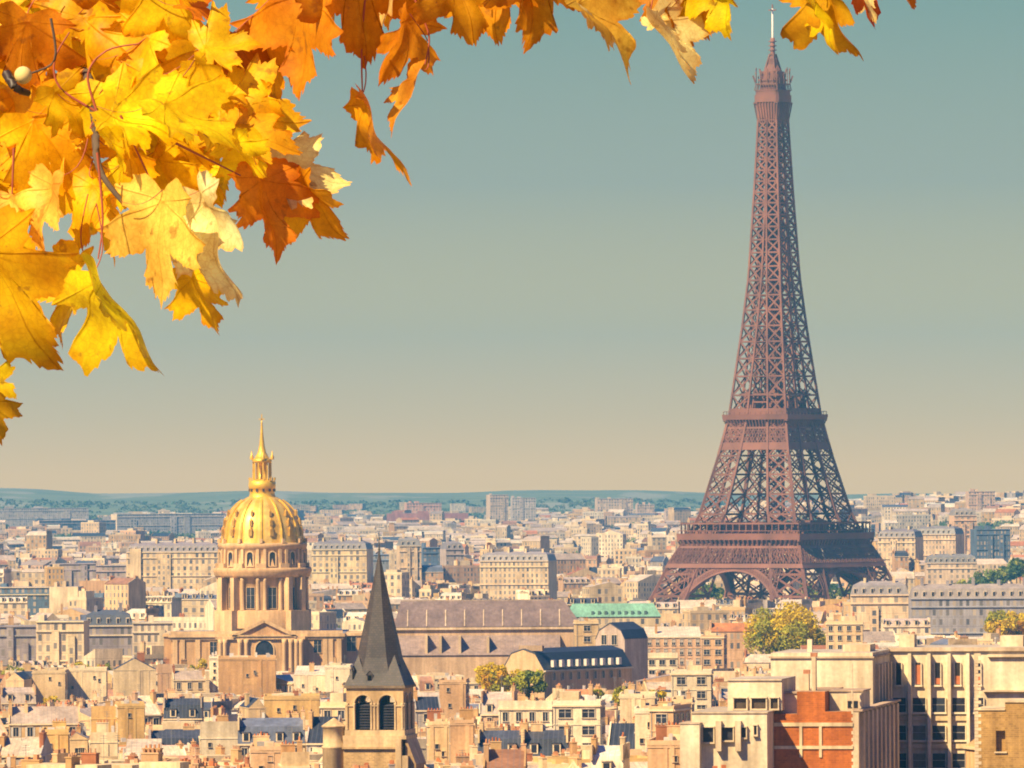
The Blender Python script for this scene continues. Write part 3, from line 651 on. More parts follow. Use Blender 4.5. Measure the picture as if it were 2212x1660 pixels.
# red brick house in front of it
RB = front(1668, 1850, 980, YW, 44); RO = (RB[0][0][0], RB[0][0][1], 0)
RH = empty('brick_house', RO, 'orange red brick house with cream floor bands and pale quoins, against the cream office block', 'house')
bx, bw = RB; u = F / 980
def rp(x, y): return (bx[0][0] + eo[0] * x + no[0] * y, bx[0][1] + eo[1] * x + no[1] * y)
def rbox(mb, x0, x1, y0, y1, z0, z1, m=0, c=white, **k): mb.prism([rp(x0, y0), rp(x1, y0), rp(x1, y1), rp(x0, y1)], z0, z1, m, c, **k)
red = (0.50, 0.155, 0.03)
X = lambda xx: (xx - 1668) / u / eo[0]; zR = lambda yy: zat(yy, 980)
mb = MB(); rbox(mb, 0, X(1718), 0, 20, 30, zR(1546), BRICK, red, ctop=(.4, .3, .2)); rbox(mb, X(1718), X(1778), .02, 20, 30, zR(1498), BRICK, red, ctop=(.4, .3, .2)); rbox(mb, X(1778), X(1850) - .7, 0, 29.5, 30, zR(1541), BRICK, red, ctop=(.4, .32, .25))
mb.build('brick_front', STD, RH, RO)
mb = MB(); rbox(mb, X(1850) - .7, X(1850), -.02, 44, 30, zR(1538), 0, whited)
for i in range(40): rbox(mb, X(1850) - .9 if i % 2 else X(1850) - .72, X(1850) - .7, -.03, .3, zR(1660) - 4 + i * .42, zR(1660) - 4 + i * .42 + .4, 0, white)
for i in range(9): rbox(mb, X(1850), X(1850) + .4, 2 + i * 4.8, 4 + i * 4.8, 30, zR(1545), 0, whited)
rbox(mb, X(1850) - .7, X(1850) + .5, -.1, 44, zR(1541), zR(1537), 0, (.55, .42, .3)); mb.build('side_wall', STD, RH, RO)
for i in range(8):
    mb = MB(); rbox(mb, X(1850), X(1850) + .1, 4.1 + i * 4.8, 6.7 + i * 4.8, zR(1680), zR(1600), GLASS, (.03, .03, .045)); mb.build('window', STD, RH, RO)
mb = MB(); rbox(mb, -.02, X(1850) - .7, -.16, .0, zR(1573), zR(1565), 0, creamc); rbox(mb, X(1723), X(1729), -.14, 0, zR(1640), zR(1573), 0, creamc); rbox(mb, X(1765), X(1771), -.14, 0, zR(1640), zR(1573), 0, creamc); rbox(mb, -.02, X(1850) - .7, -.16, 0, zR(1622), zR(1615), 0, creamc); mb.build('floor_band', STD, RH, RO)
mb = MB(); rbox(mb, X(1780), X(1851), 4, 12, zR(1541), zR(1500), 0, white, ctop=(.5, .42, .34)); rbox(mb, X(1779), X(1853), 3.8, 12.2, zR(1500), zR(1497), 0, (.5, .38, .27)); rbox(mb, X(1822), X(1853), 1.5, 4, zR(1541), zR(1503), 0, whited); mb.build('penthouse', STD, RH, RO)
for xx in (1828, 1841):
    mb = MB(); rbox(mb, X(xx) - .25, X(xx) + .25, 1.42, 1.5, zR(1534), zR(1519), GLASS, (.03, .03, .04)); mb.build('window', STD, RH, RO)
mb = MB(); rbox(mb, -.2, X(1718), 2, 8, zR(1546), zR(1503), 0, white, ctop=(.5, .42, .34)); rbox(mb, -.3, X(1718) + .1, 1.8, 8.2, zR(1503), zR(1499), 0, (.5, .4, .3)); mb.build('terrace_room', STD, RH, RO)
for xx, y0, y1 in ((1728, 1462, 1498), (1744, 1425, 1498)):
    mb = MB(); rbox(mb, X(xx) - (.9 if xx < 1740 else .25), X(xx) + (.3 if xx < 1740 else .25), 5, 6.2, zR(y1), zR(y0), 0, whited); rbox(mb, X(xx) - .4, X(xx) + .4, 5.1, 5.9, zR(y0), zR(y0) + .5, POT, (.45, .2, .1)); mb.build('chimney', STD, RH, RO)
keep(1660, 1860, 1690, 978)
# tan brick block at the right
TB = front(2102, 2270, 985, YW, 12); TO = (TB[0][0][0], TB[0][0][1], 0)
TH = empty('tan_house', TO, 'ochre brick house with a stepped parapet, one narrow niche and pale quoins', 'house')
bx2, bw2 = TB; ochre = (0.50, 0.32, 0.11)
def tp(x, y): return (bx2[0][0] + eo[0] * x + no[0] * y, bx2[0][1] + eo[1] * x + no[1] * y)
def tbox(mb, x0, x1, y0, y1, z0, z1, m=0, c=white, **k): mb.prism([tp(x0, y0), tp(x1, y0), tp(x1, y1), tp(x0, y1)], z0, z1, m, c, **k)
u = F / 985; T = lambda xx: (xx - 2102) / u / eo[0]; zT = lambda yy: zat(yy, 985)
mb = MB(); n0, n1 = T(2147), T(2167); zn0, zn1 = zT(1630), zT(1585)
tbox(mb, 0, n0, 0, 12, 30, zT(1541), BRICK, ochre); tbox(mb, n1, bw2, 0, 12, 30, zT(1524), BRICK, ochre); tbox(mb, n0, n1, 0, 12, 30, zn0, BRICK, ochre); tbox(mb, n0, n1, 0, 12, zn1, zT(1541), BRICK, ochre, bottom=True); tbox(mb, n0, n1, .9, 12, zn0, zn1, BRICK, ochre)
mb.build('wall', STD, TH, TO)
mb = MB(); tbox(mb, -.1, T(2167), -.15, 12, zT(1541), zT(1538), 0, creamc); tbox(mb, T(2166), bw2, -.15, 12, zT(1524), zT(1521), 0, creamc); tbox(mb, n0 - .2, n1 + .2, -.2, .3, zn0 - .2, zn0, 0, creamc)
for i in range(36): tbox(mb, -.03, .8 if i % 2 else .45, -.04, .3, zT(1680) + i * .42, zT(1680) + i * .42 + .38, 0, whited)
mb.build('coping', STD, TH, TO)
keep(2102, 2270, 1700, 983)
# white terraced building left of the brick house
WB = front(1491, 1652, 975, YW, 22); WO = (WB[0][0][0], WB[0][0][1], 0)
WH = empty('white_house', WO, 'white flat roofed terrace house with square windows, stepping up beside the red brick house', 'house')
bx3, bw3 = WB; u = F / 975
def wp(x, y): return (bx3[0][0] + eo[0] * x + no[0] * y, bx3[0][1] + eo[1] * x + no[1] * y)
def wbox(mb, x0, x1, y0, y1, z0, z1, m=0, c=white, **k): mb.prism([wp(x0, y0), wp(x1, y0), wp(x1, y1), wp(x0, y1)], z0, z1, m, c, **k)
XW = lambda xx: (xx - 1491) / u / eo[0]; zW = lambda yy: zat(yy, 975)
mb = MB(); wbox(mb, 0, bw3, 0, 22, 30, zW(1544)); wbox(mb, -.1, bw3 + .1, -.15, 22.1, zW(1544), zW(1541), c=(.55, .45, .32), ctop=(.45, .4, .33)); wbox(mb, -1.2, XW(1512), -2, 5, 30, zW(1566)); wbox(mb, -1.3, XW(1513), -2.1, 5.1, zW(1566), zW(1563), c=(.5, .4, .3)); mb.build('wall', STD, WH, WO)
mb = MB(); wbox(mb, XW(1555), XW(1672), 6, 20, zW(1541), zW(1476)); wbox(mb, XW(1554), XW(1672), 5.8, 20.1, zW(1476), zW(1473), c=(.62, .52, .4), ctop=(.5, .45, .38)); mb.build('upper_storey', STD, WH, WO)
def ww(x0, x1, y0, y1, yy, c=(.10, .075, .055)):
    mb = MB(); a0, a1 = XW(x0), XW(x1); wbox(mb, a0, a1, yy - .04, yy, zW(y1), zW(y0), GLASS, c)
    for xx in (a0 - .12, a1): wbox(mb, xx, xx + .12, yy - .4, yy, zW(y1), zW(y0), c=white)
    wbox(mb, a0 - .15, a1 + .15, yy - .5, yy, zW(y1) - .2, zW(y1), c=whited); wbox(mb, a0 - .15, a1 + .15, yy - .5, yy, zW(y0), zW(y0) + .15, c=white)
    mb.build('window', STD, WH, WO)
for a in ((1569, 1596, 1514, 1537), (1607, 1638, 1514, 1537), (1648, 1664, 1514, 1537)): ww(*a, 6.0)
for a in ((1515, 1538, 1574, 1606), (1556, 1580, 1574, 1602), (1598, 1608, 1574, 1596), (1625, 1631, 1570, 1590)): ww(*a, 0.0, (.045, .045, .06))
mb = MB()
for xx in (1544, 1586): wbox(mb, XW(xx), XW(xx + 12), -1.0, 0, zW(1625), zW(1560), c=whited)
mb.build('fin', STD, WH, WO)
keep(1485, 1672, 1640, 973)
# dark slate apartment house with a big blank gable
def gable_house(name, label, cat, x0, x1, ytop, yeave, d, yaw, depth, wallc, roofc, zbase, wm=WALL, rm=ROOF, group=None, brk=None):
    """ridge runs along the depth: the front is a gable; brk = mansard break (share of half width, share of roof height)"""
    fp, w = front(x0, x1, d, yaw, depth); O = (fp[0][0], fp[0][1], 0); ze, zr = zat(yeave, d), zat(ytop, d)
    E = empty(name, O, label, cat, group); e = (math.cos(yaw), math.sin(yaw)); n = (-e[1], e[0])
    P = lambda x, y, z: (fp[0][0] + e[0] * x + n[0] * y, fp[0][1] + e[1] * x + n[1] * y, z)
    mb = MB(); mb.prism(fp, zbase, ze, wm, wallc, cap=False)
    pr = [(0, ze), (w, ze)] + ([(w * (1 - brk[0]), ze + (zr - ze) * brk[1])] if brk else []) + [(w * .5, zr)] + ([(w * brk[0], ze + (zr - ze) * brk[1])] if brk else [])
    mb.face([P(x, -.0, z) for x, z in pr], wm, wallc, [(x, z) for x, z in pr]); mb.face([P(x, depth, z) for x, z in reversed(pr)], wm, wallc)
    mb.build('wall', STD, E, O)
    mb = MB(); top = pr[1:] + pr[:1]
    for (xa, za), (xb, zb) in zip(top, top[1:]):
        l = math.hypot(xb - xa, zb - za)
        mb.face([P(xa, -.12, za + .12), P(xa, depth + .12, za + .12), P(xb, depth + .12, zb + .12), P(xb, -.12, zb + .12)], rm, roofc, [(0, 0), (depth, 0), (depth, l), (0, l)])
        mb.face([P(xa, -.12, za - .15), P(xa, -.12, za + .12), P(xb, -.12, zb + .12), P(xb, -.12, zb - .15)], rm, roofc)
    mb.build('roof', STD, E, O)
    return E, O, P, w, ze, zr
slatec = (0.03, 0.042, 0.075)
E, O, P, w, ze, zr = gable_house('slate_house', 'long dark slate mansard house with a large blank tan gable and white dormers', 'house', 1082, 1172, 1402, 1448, 2080, -math.radians(34), 42, (.62, .45, .25), slatec, 6, brk=(.22, .8))
for i in range(9):
    mb = MB(); y = 4 + i * 3.9; x0 = w - .6
    q = [P(x0, y, 0)[:2], P(x0 + .9, y, 0)[:2], P(x0 + .9, y + 1.3, 0)[:2], P(x0, y + 1.3, 0)[:2]]
    mb.prism(q, ze + .8, ze + 2.6, TRIM, (.7, .64, .55)); mb.build('dormer', STD, E, O)
    a, b_ = P(w, 0, 0), P(w, 42, 0)
    wall_window(E, O, a, b_, y + .6, ze - 2.6, 1.1, 1.9)
mb = MB(); mb.prism([P(w - .1, -.1, 0)[:2], P(w + .5, -.1, 0)[:2], P(w + .5, 42, 0)[:2], P(w - .1, 42, 0)[:2]], ze - .35, ze, TRIM, (.66, .56, .42)); mb.build('cornice', STD, E, O)
mb = MB(); mb.prism([P(w * .35, 1, 0)[:2], P(w * .9, 1, 0)[:2], P(w * .9, 2, 0)[:2], P(w * .35, 2, 0)[:2]], zr - .5, zr + .9, WALL, (.45, .33, .22)); mb.build('chimney', STD, E, O)
keep(1082, 1380, 1468, 2070)
# its taller dark neighbour with a steep roof
E2, O2, P2, w2, ze2, zr2 = gable_house('slate_house', 'steep dark slate pavilion with a pale stone face, rising behind the long slate house', 'house', 1284, 1346, 1347, 1382, 2170, -math.radians(30), 13, (.50, .40, .34), slatec, 6, brk=(.13, .55))
for k, xx in enumerate((w2 * .3, w2 * .65)): wall_window(E2, O2, P2(0, 0, 0), P2(w2, 0, 0), xx, ze2 - 1.5, 1.6, 2.6)
keep(1290, 1375, 1420, 2120)
# long grey roofed hall with side aisle
HD = 2250.0
fp, w = front(852, 1252, HD, 0, 17); HO = (fp[0][0], HD, 0)
HA = empty('great_hall', HO, 'very long hall with a ribbed grey lead roof and a lower lean-to aisle', 'hall')
zr, ze = zat(1297, HD + 8), zat(1354, HD); x0, x1 = fp[0][0], fp[1][0]; gcol = (.22, .165, .155); hst = (.60, .43, .27)
mb = MB(); mb.prism(fp, 2, ze - .1, 0, hst); mb.box((x0 + x1) / 2, HD + 8.5, ze - .8, ze - .1, w + 1.4, 18.4, 0, 0, (.66, .52, .36)); mb.build('wall', STD, HA, HO)
mb = MB(); a0, a1 = x0 + 1.5, x1 - 5.0
mb.face([(x0 - .5, HD - .8, ze), (x1 + .5, HD - .8, ze), (a1, HD + 8.5, zr), (a0, HD + 8.5, zr)], ROOF, gcol, [(0, 0), (w, 0), (w, 11), (0, 11)])
mb.face([(x1 + .5, HD + 17.8, ze), (x0 - .5, HD + 17.8, ze), (a0, HD + 8.5, zr), (a1, HD + 8.5, zr)], ROOF, gcol, [(0, 0), (w, 0), (w, 11), (0, 11)])
mb.face([(x1 + .5, HD - .8, ze), (x1 + .5, HD + 17.8, ze), (a1, HD + 8.5, zr)], ROOF, gcol); mb.face([(x0 - .5, HD + 17.8, ze), (x0 - .5, HD - .8, ze), (a0, HD + 8.5, zr)], ROOF, gcol)
mb.bar((a0, HD + 8.5, zr), (a1, HD + 8.5, zr), .35, 0, (.4, .32, .26)); mb.build('roof', STD, HA, HO)
for i in range(9):
    xx = x0 + 3.5 + i * 5.4; mb = MB(); y0 = HD - .8; za = ze; sl = (zr - ze) / 9.3
    f0, f1 = (.02, .62)
    mb.bar((xx, y0 + .1, za + .15), (xx, y0 + 9.3 * f1, za + sl * 9.3 * f1 + .15), .32, 0, (.58, .47, .35)); mb.build('roof_rib', STD, HA, HO)
AD = HD - 9; za0, za1 = zat(1415, AD), zat(1372, HD)
mb = MB(); mb.prism([(x0, AD), (x1 - 6, AD), (x1 - 6, HD), (x0, HD)], 2, za0, 0, hst, cap=False)
mb.face([(x0, AD - .4, za0), (x1 - 6, AD - .4, za0), (x1 - 6, HD, za1), (x0, HD, za1)], ROOF, (.34, .26, .225), [(0, 0), (w, 0), (w, 10), (0, 10)]); mb.face([(x1 - 6, AD, za0), (x1 - 6, HD, za0), (x1 - 6, HD, za1)], 0, hst)
mb.build('aisle', STD, HA, HO)
for i, xx in enumerate((8.5, 12.5, 18.0, 26)):
    mb = MB(); xx += x0; zz = za0 + (za1 - za0) * .1
    mb.prism([(xx, AD + .4), (xx + .7, AD + .4), (xx + .7, HD - .5), (xx, HD - .5)], za0, za1 + .4 - i * .25, 0, (.66, .52, .34)); mb.build('buttress', STD, HA, HO)
keep(860, 1080, 1425, HD - 15); keep(1080, 1250, 1395, HD - 15)
# green copper roof
GD = 2750.0; fp, w = front(1222, 1424, GD, 0, 12); GO = (fp[0][0], GD, 0)
GR = empty('copper_roof_building', GO, 'long low building with a pale green copper roof', 'building')
zr, ze = zat(1305, GD + 6), zat(1334, GD); x0, x1 = fp[0][0], fp[1][0]; cu = (.22, .47, .35)
mb = MB(); mb.prism(fp, 0, ze, WIN, creamc); mb.build('wall', STD, GR, GO)
mb = MB(); mb.face([(x0 - .3, GD - .4, ze), (x1 + .3, GD - .4, ze), (x1 - 2.5, GD + 4, zr), (x0 + 2, GD + 4, zr)], ROOF, cu, [(0, 0), (w, 0), (w, 6), (0, 6)]); mb.face([(x0 + 2, GD + 4, zr), (x1 - 2.5, GD + 4, zr), (x1, GD + 12, ze), (x0, GD + 12, ze)], ROOF, cu); mb.face([(x1 + .3, GD - .4, ze), (x1, GD + 12, ze), (x1 - 2.5, GD + 4, zr)], ROOF, cu); mb.face([(x0, GD + 12, ze), (x0 - .3, GD - .4, ze), (x0 + 2, GD + 4, zr)], ROOF, cu)
mb.build('roof', STD, GR, GO)
for i in range(9):
    mb = MB(); xx = x0 + 9 + i * 2.3; zz = ze + 1.0; mb.box(xx, GD + 1.0, zz - .8, zz + 1.0, .9, 1.6, 0, 0, (.12, .2, .2)); mb.build('dormer', STD, GR, GO)
keep(1222, 1424, 1333, GD - 5)

# slab blocks far off, seen as long grids
def slab(x0, x1, ytop, d, yaw, depth, c, label, roof=(.5, .48, .45), m=WIN, tower=None, group=None, zb=0, name='apartment_slab', cat='apartment block', floors=None, c2=None, mans=False):
    fp, w = front(x0, x1, d, yaw, depth); O = (fp[0][0], fp[0][1], 0); zt = zat(ytop, d)
    E = empty(name, O, label, cat, group)
    mb = MB()
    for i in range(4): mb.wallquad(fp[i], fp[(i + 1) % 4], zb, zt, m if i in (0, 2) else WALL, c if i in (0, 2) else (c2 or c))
    mb.face([(p[0], p[1], zt) for p in fp], ROOF, roof)
    e = (math.cos(yaw), math.sin(yaw)); n = (-e[1], e[0]); ns = max(3, int(w / 14))
    if m == WIN:
        for i_ in range(8):                                   # floor ledges and balconies
            z_ = zt - .1 - i_ * 3.1 * (1 if i_ < 2 else 1.02)
            if i_ in (0, 1, 4): mb.prism([(fp[0][0] - n[0] * .5, fp[0][1] - n[1] * .5), (fp[1][0] - n[0] * .5, fp[1][1] - n[1] * .5), fp[1], fp[0]], z_ - .3, z_ + .15, TRIM, jit(c2 or c))
        for i_ in range(1, ns):                               # bays standing proud
            if random.random() < .4:
                a_, b_ = w * i_ / ns, w * (i_ + .45) / ns
                q_ = [(fp[0][0] + e[0] * x_ - n[0] * y_, fp[0][1] + e[1] * x_ - n[1] * y_) for x_, y_ in ((a_, .9), (b_, .9), (b_, 0), (a_, 0))]
                mb.prism(q_, zb, zt - random.uniform(.5, 6), WIN, jit(c, .06))
    mb.build('wall', STD, E, O)
    if mans:
        mb = MB(); rc_ = jit(random.choice(((.30, .27, .26), (.05, .06, .09), (.42, .36, .32))), .15); q = lambda x_, y_, z_: (fp[0][0] + e[0] * x_ + n[0] * y_, fp[0][1] + e[1] * x_ + n[1] * y_, z_)
        z1, z2 = zt + 3.4, zt + 5
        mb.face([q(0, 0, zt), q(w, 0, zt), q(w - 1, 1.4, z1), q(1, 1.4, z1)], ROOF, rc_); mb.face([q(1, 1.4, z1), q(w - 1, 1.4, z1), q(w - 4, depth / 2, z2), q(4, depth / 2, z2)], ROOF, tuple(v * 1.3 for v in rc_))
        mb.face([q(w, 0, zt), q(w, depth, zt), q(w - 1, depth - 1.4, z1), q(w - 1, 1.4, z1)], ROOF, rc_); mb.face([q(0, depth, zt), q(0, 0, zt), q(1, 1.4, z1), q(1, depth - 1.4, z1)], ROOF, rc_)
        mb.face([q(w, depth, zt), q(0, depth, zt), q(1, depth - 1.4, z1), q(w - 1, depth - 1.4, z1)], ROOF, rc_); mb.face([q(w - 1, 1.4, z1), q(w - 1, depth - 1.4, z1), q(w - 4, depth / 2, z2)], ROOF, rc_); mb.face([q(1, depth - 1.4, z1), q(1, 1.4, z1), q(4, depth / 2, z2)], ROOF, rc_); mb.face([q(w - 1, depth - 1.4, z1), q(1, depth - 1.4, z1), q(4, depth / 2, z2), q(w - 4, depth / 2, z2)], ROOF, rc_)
        ro_ = mb.build('roof', STD, E, O)
        for i_ in range(int(w / 3.2)):
            mb = MB(); x_ = 1.8 + i_ * 3.2; mb.prism([q(x_ - .6, .25, 0)[:2], q(x_ + .6, .25, 0)[:2], q(x_ + .6, 1.6, 0)[:2], q(x_ - .6, 1.6, 0)[:2]], zt + .5, zt + 2.5, TRIM, (.6, .5, .36)); mb.prism([q(x_ - .4, .15, 0)[:2], q(x_ + .4, .15, 0)[:2], q(x_ + .4, .25, 0)[:2], q(x_ - .4, .25, 0)[:2]], zt + .7, zt + 2.2, GLASS, (.04, .04, .06)); mb.build('dormer', STD, ro_, O)
        for i_ in range(max(2, int(w / 9))):
            mb = MB(); x_ = w * (i_ + .5) / max(2, int(w / 9)); mb.prism([q(x_ - .5, depth * .35, 0)[:2], q(x_ + .5, depth * .35, 0)[:2], q(x_ + .5, depth * .6, 0)[:2], q(x_ - .5, depth * .6, 0)[:2]], zt, z2 + random.uniform(1, 2.4), WALL, jit(c)); mb.build('chimney', STD, ro_, O)
    cx_, cy_ = (fp[0][0] + fp[2][0]) / 2, (fp[0][1] + fp[2][1]) / 2
    for i in range(0 if mans else random.randint(1, 3)):
        mb = MB(); f = -.4 + .3 * i + random.uniform(-.08, .1); mb.box(cx_ + (fp[1][0] - fp[0][0]) * f, cy_ + (fp[1][1] - fp[0][1]) * f, zt, zt + random.uniform(1.4, 2.8), w * random.uniform(.05, .14), depth * .5, yaw, 0, jit(c)); mb.build('lift_housing', STD, E, O)
    if tower:
        f, w_, c_ = tower; mb = MB(); e = (math.cos(yaw), math.sin(yaw)); n = (-e[1], e[0])
        xx = fp[0][0] + e[0] * (f * w); yy = fp[0][1] + e[1] * (f * w)
        mb.box(xx - n[0] * .6 + n[0] * depth / 2, yy - n[1] * .6 + n[1] * depth / 2, zb, zt + 1.8, w_, depth + 1.2, yaw, 0, c_); mb.build('stair_tower', STD, E, O)
    return E
pale = (.66, .54, .38)
slab(252, 482, 1106, 8700, math.radians(22), 20, (.55, .52, .48), 'long pale ribbed apartment slab with a lit end wall, left of the golden dome', c2=(.8, .66, .44))  # end walls coloured paler than the front: sunlight put into the colour
slab(84, 248, 1119, 8600, math.radians(26), 18, (.16, .20, .26), 'long dark blue apartment slab with a small lit end, west of the pale ribbed slab', c2=(.75, .6, .42))  # the lit look of the ends is painted in by a brighter wall colour
slab(-14, 190, 1092, 9400, math.radians(10), 14, (.48, .44, .40), 'low pale apartment slab on the hillside above the dark blue slab')
slab(878, 952, 1086, 9200, .15, 20, (.68, .42, .30), 'pinkish block of flats with vertical stripes, near the skyline right of the dome')
slab(836, 1010, 1108, 9000, .05, 20, (.42, .2, .16), 'low dull red warehouse below the pinkish striped flats', m=WALL)
slab(1058, 1097, 1069, 9600, .2, 24, (.72, .56, .38), 'tall cream tower block standing highest on the skyline, mid distance between dome and lattice tower')
slab(1106, 1156, 1076, 9700, .1, 22, (.62, .54, .44), 'pale twin slab close beside the tallest cream tower block')
slab(1290, 1366, 1079, 9500, .12, 24, (.70, .55, .38), 'broad cream block on the skyline left of the iron tower')
slab(1376, 1412, 1092, 9300, .1, 20, (.68, .53, .38), 'small cream tower block next to the broad cream skyline block')
slab(1438, 1480, 1106, 9000, .1, 20, (.68, .53, .40), 'squat cream block beside the left leg of the iron tower')
slab(2092, 2148, 1068, 7600, .1, 18, (.7, .5, .34), 'cream flats on the wooded hill at the right edge', zb=20)
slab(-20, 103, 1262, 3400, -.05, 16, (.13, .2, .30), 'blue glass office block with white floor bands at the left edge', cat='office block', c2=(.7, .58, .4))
slab(105, 166, 1262, 3380, -.12, 14, (.78, .63, .40), 'bright blank cream wall house beside the blue glass office block', m=WALL, name='cream_house', cat='house')
slab(168, 462, 1288, 3460, 0, 20, (.20, .27, .36), 'long low blue glass building ending at the domed church', cat='office block', name='glass_building')
slab(76, 178, 1336, 2560, -.06, 16, (.74, .60, .40), 'white apartment house with a regular grid of dark square windows, five storeys in view')
slab(178, 284, 1346, 2600, .04, 14, (.30, .28, .32), 'dark grey apartment house between the white window grid and a low white house', c2=(.6, .5, .36), mans=True)
slab(284, 370, 1340, 2590, .04, 14, (.70, .58, .42), 'low white house with a long strip of windows, left of the domed church')
slab(-20, 76, 1346, 2620, .05, 14, (.36, .32, .33), 'dark grey apartment house at the left edge, beside the white window grid house')
keep(-20, 370, 1425, 2500); keep(-20, 166, 1302, 3300)
slab(1035, 1182, 1212, 4300, -.2, 24, (.74, .58, .36), 'cream stone palace block with a regular window grid, right of the slate spire', mans=True)
slab(672, 790, 1185, 4500, -.15, 22, (.76, .60, .34), 'tall yellow cream apartment block just right of the columned drum', mans=True)
slab(862, 908, 1178, 4600, .1, 20, (.72, .56, .36), 'cream apartment tower right of the spire tip', mans=True); slab(912, 962, 1182, 4700, .2, 20, (.14, .2, .3), 'dark blue glass tower right of the spire tip'); slab(962, 1000, 1186, 4650, .2, 18, (.5, .42, .38), 'pinkish grey tower right of the dark blue glass tower', mans=True)
slab(792, 838, 1196, 4560, .1, 18, (.30, .34, .4), 'blue grey block directly behind the spire tip')
slab(1895, 1975, 1166, 4700, -.25, 24, (.74, .58, .37), 'cream apartment block with balconies close right of the iron tower base', mans=True); slab(1975, 2062, 1160, 4800, -.3, 22, (.70, .54, .36), 'tan apartment block, second block right of the iron tower base', mans=True); slab(2000, 2108, 1222, 4550, .0, 20, (.70, .55, .38), 'low cream hall in front of the tan apartment block, right of the iron tower', m=WIN, mans=True)
slab(2108, 2180, 1150, 5000, .1, 24, (.12, .17, .25), 'dark blue glass block above the green trees at the right')
slab(2060, 2108, 1120, 5200, .1, 22, (.72, .5, .33), 'pinkish cream block left of the dark blue glass block', mans=True)
slab(272, 470, 1188, 4200, -.12, 22, (.74, .58, .35), 'long cream apartment row directly left of the columned drum', tower=(.1, 6, (.76, .6, .36)), mans=True)
slab(105, 205, 1212, 4100, .05, 18, (.42, .36, .36), 'long low office block with white floor bands, above the blank cream wall')
slab(205, 270, 1216, 4150, .05, 18, (.52, .42, .38), 'pinkish office block with white bands, next to the long low office block')
slab(1965, 2240, 1298, 2900, 0, 16, (.36, .35, .38), 'long grey apartment row with dark windows at the right edge', mans=True)
slab(1835, 1960, 1290, 2950, -.04, 16, (.74, .58, .38), 'cream mansard house row below the right leg of the iron tower', mans=True)
keep(1840, 2230, 1330, 2850)
# ------------------------------------------------------------------ town houses
keep(362, 800, 1425, 2460); keep(700, 912, 1657, 1185); keep(1425, 1955, 1293, 3960); keep(1600, 1782, 1447, 2560); keep(1018, 1175, 1497, 2040); keep(1300, 1445, 1512, 1780); keep(2118, 2230, 1358, 2780); keep(2046, 2240, 1282, 4200); keep(1850, 2050, 1262, 4500)
HILLS = [(2290, 7900, 24, 230, 1100), (1990, 8600, 14, 260, 900), (-150, 11800, 26, 420, 1500)]
HILLP = [(xat(a, d), d, h, sx, sd) for a, d, h, sx, sd in HILLS]
def gz(x, d):
    z = ground_z(d)
    for hx, hd, h, sx, sd in HILLP: z += h * math.exp(-((x - hx) / sx) ** 2 - ((d - hd) / sd) ** 2)
    return z
WC = {'cream': (.70, .52, .29), 'pale cream': (.76, .61, .38), 'buff': (.62, .42, .20), 'tan': (.56, .34, .15), 'pinkish': (.62, .41, .25), 'white': (.82, .71, .50), 'grey': (.42, .37, .33), 'ochre': (.64, .42, .16), 'peach': (.66, .43, .24)}
RCOL = {'zinc': (.48, .39, .32), 'pale zinc': (.68, .57, .43), 'slate': (.032, .042, .072), 'brown tile': (.36, .19, .11), 'orange tile': (.50, .20, .07), 'blue grey': (.10, .12, .18)}
PITCHED = ('gx', 'gy', 'mx')
class House: pass
def mk(fp, w, d, yaw, depth, roof, zb, ze, rh, wall, roofk, nch, seed):
    h = House(); h.fp, h.w, h.d, h.yaw, h.depth, h.roof, h.zb, h.ze, h.rh, h.wall, h.rk, h.nch, h.seed = fp, w, d, yaw, depth, roof, zb, ze, rh, wall, roofk, nch, seed
    h.label = None; h.blank = False; h.cx = sum(p[0] for p in fp) / 4; h.cy = sum(p[1] for p in fp) / 4
    xs = [proj((p[0], p[1], ze))[0] for p in fp]; h.x0, h.x1 = min(xs), max(xs); h.ytop = proj((h.cx, h.cy, ze + rh))[1]
    h.man = False
    return h
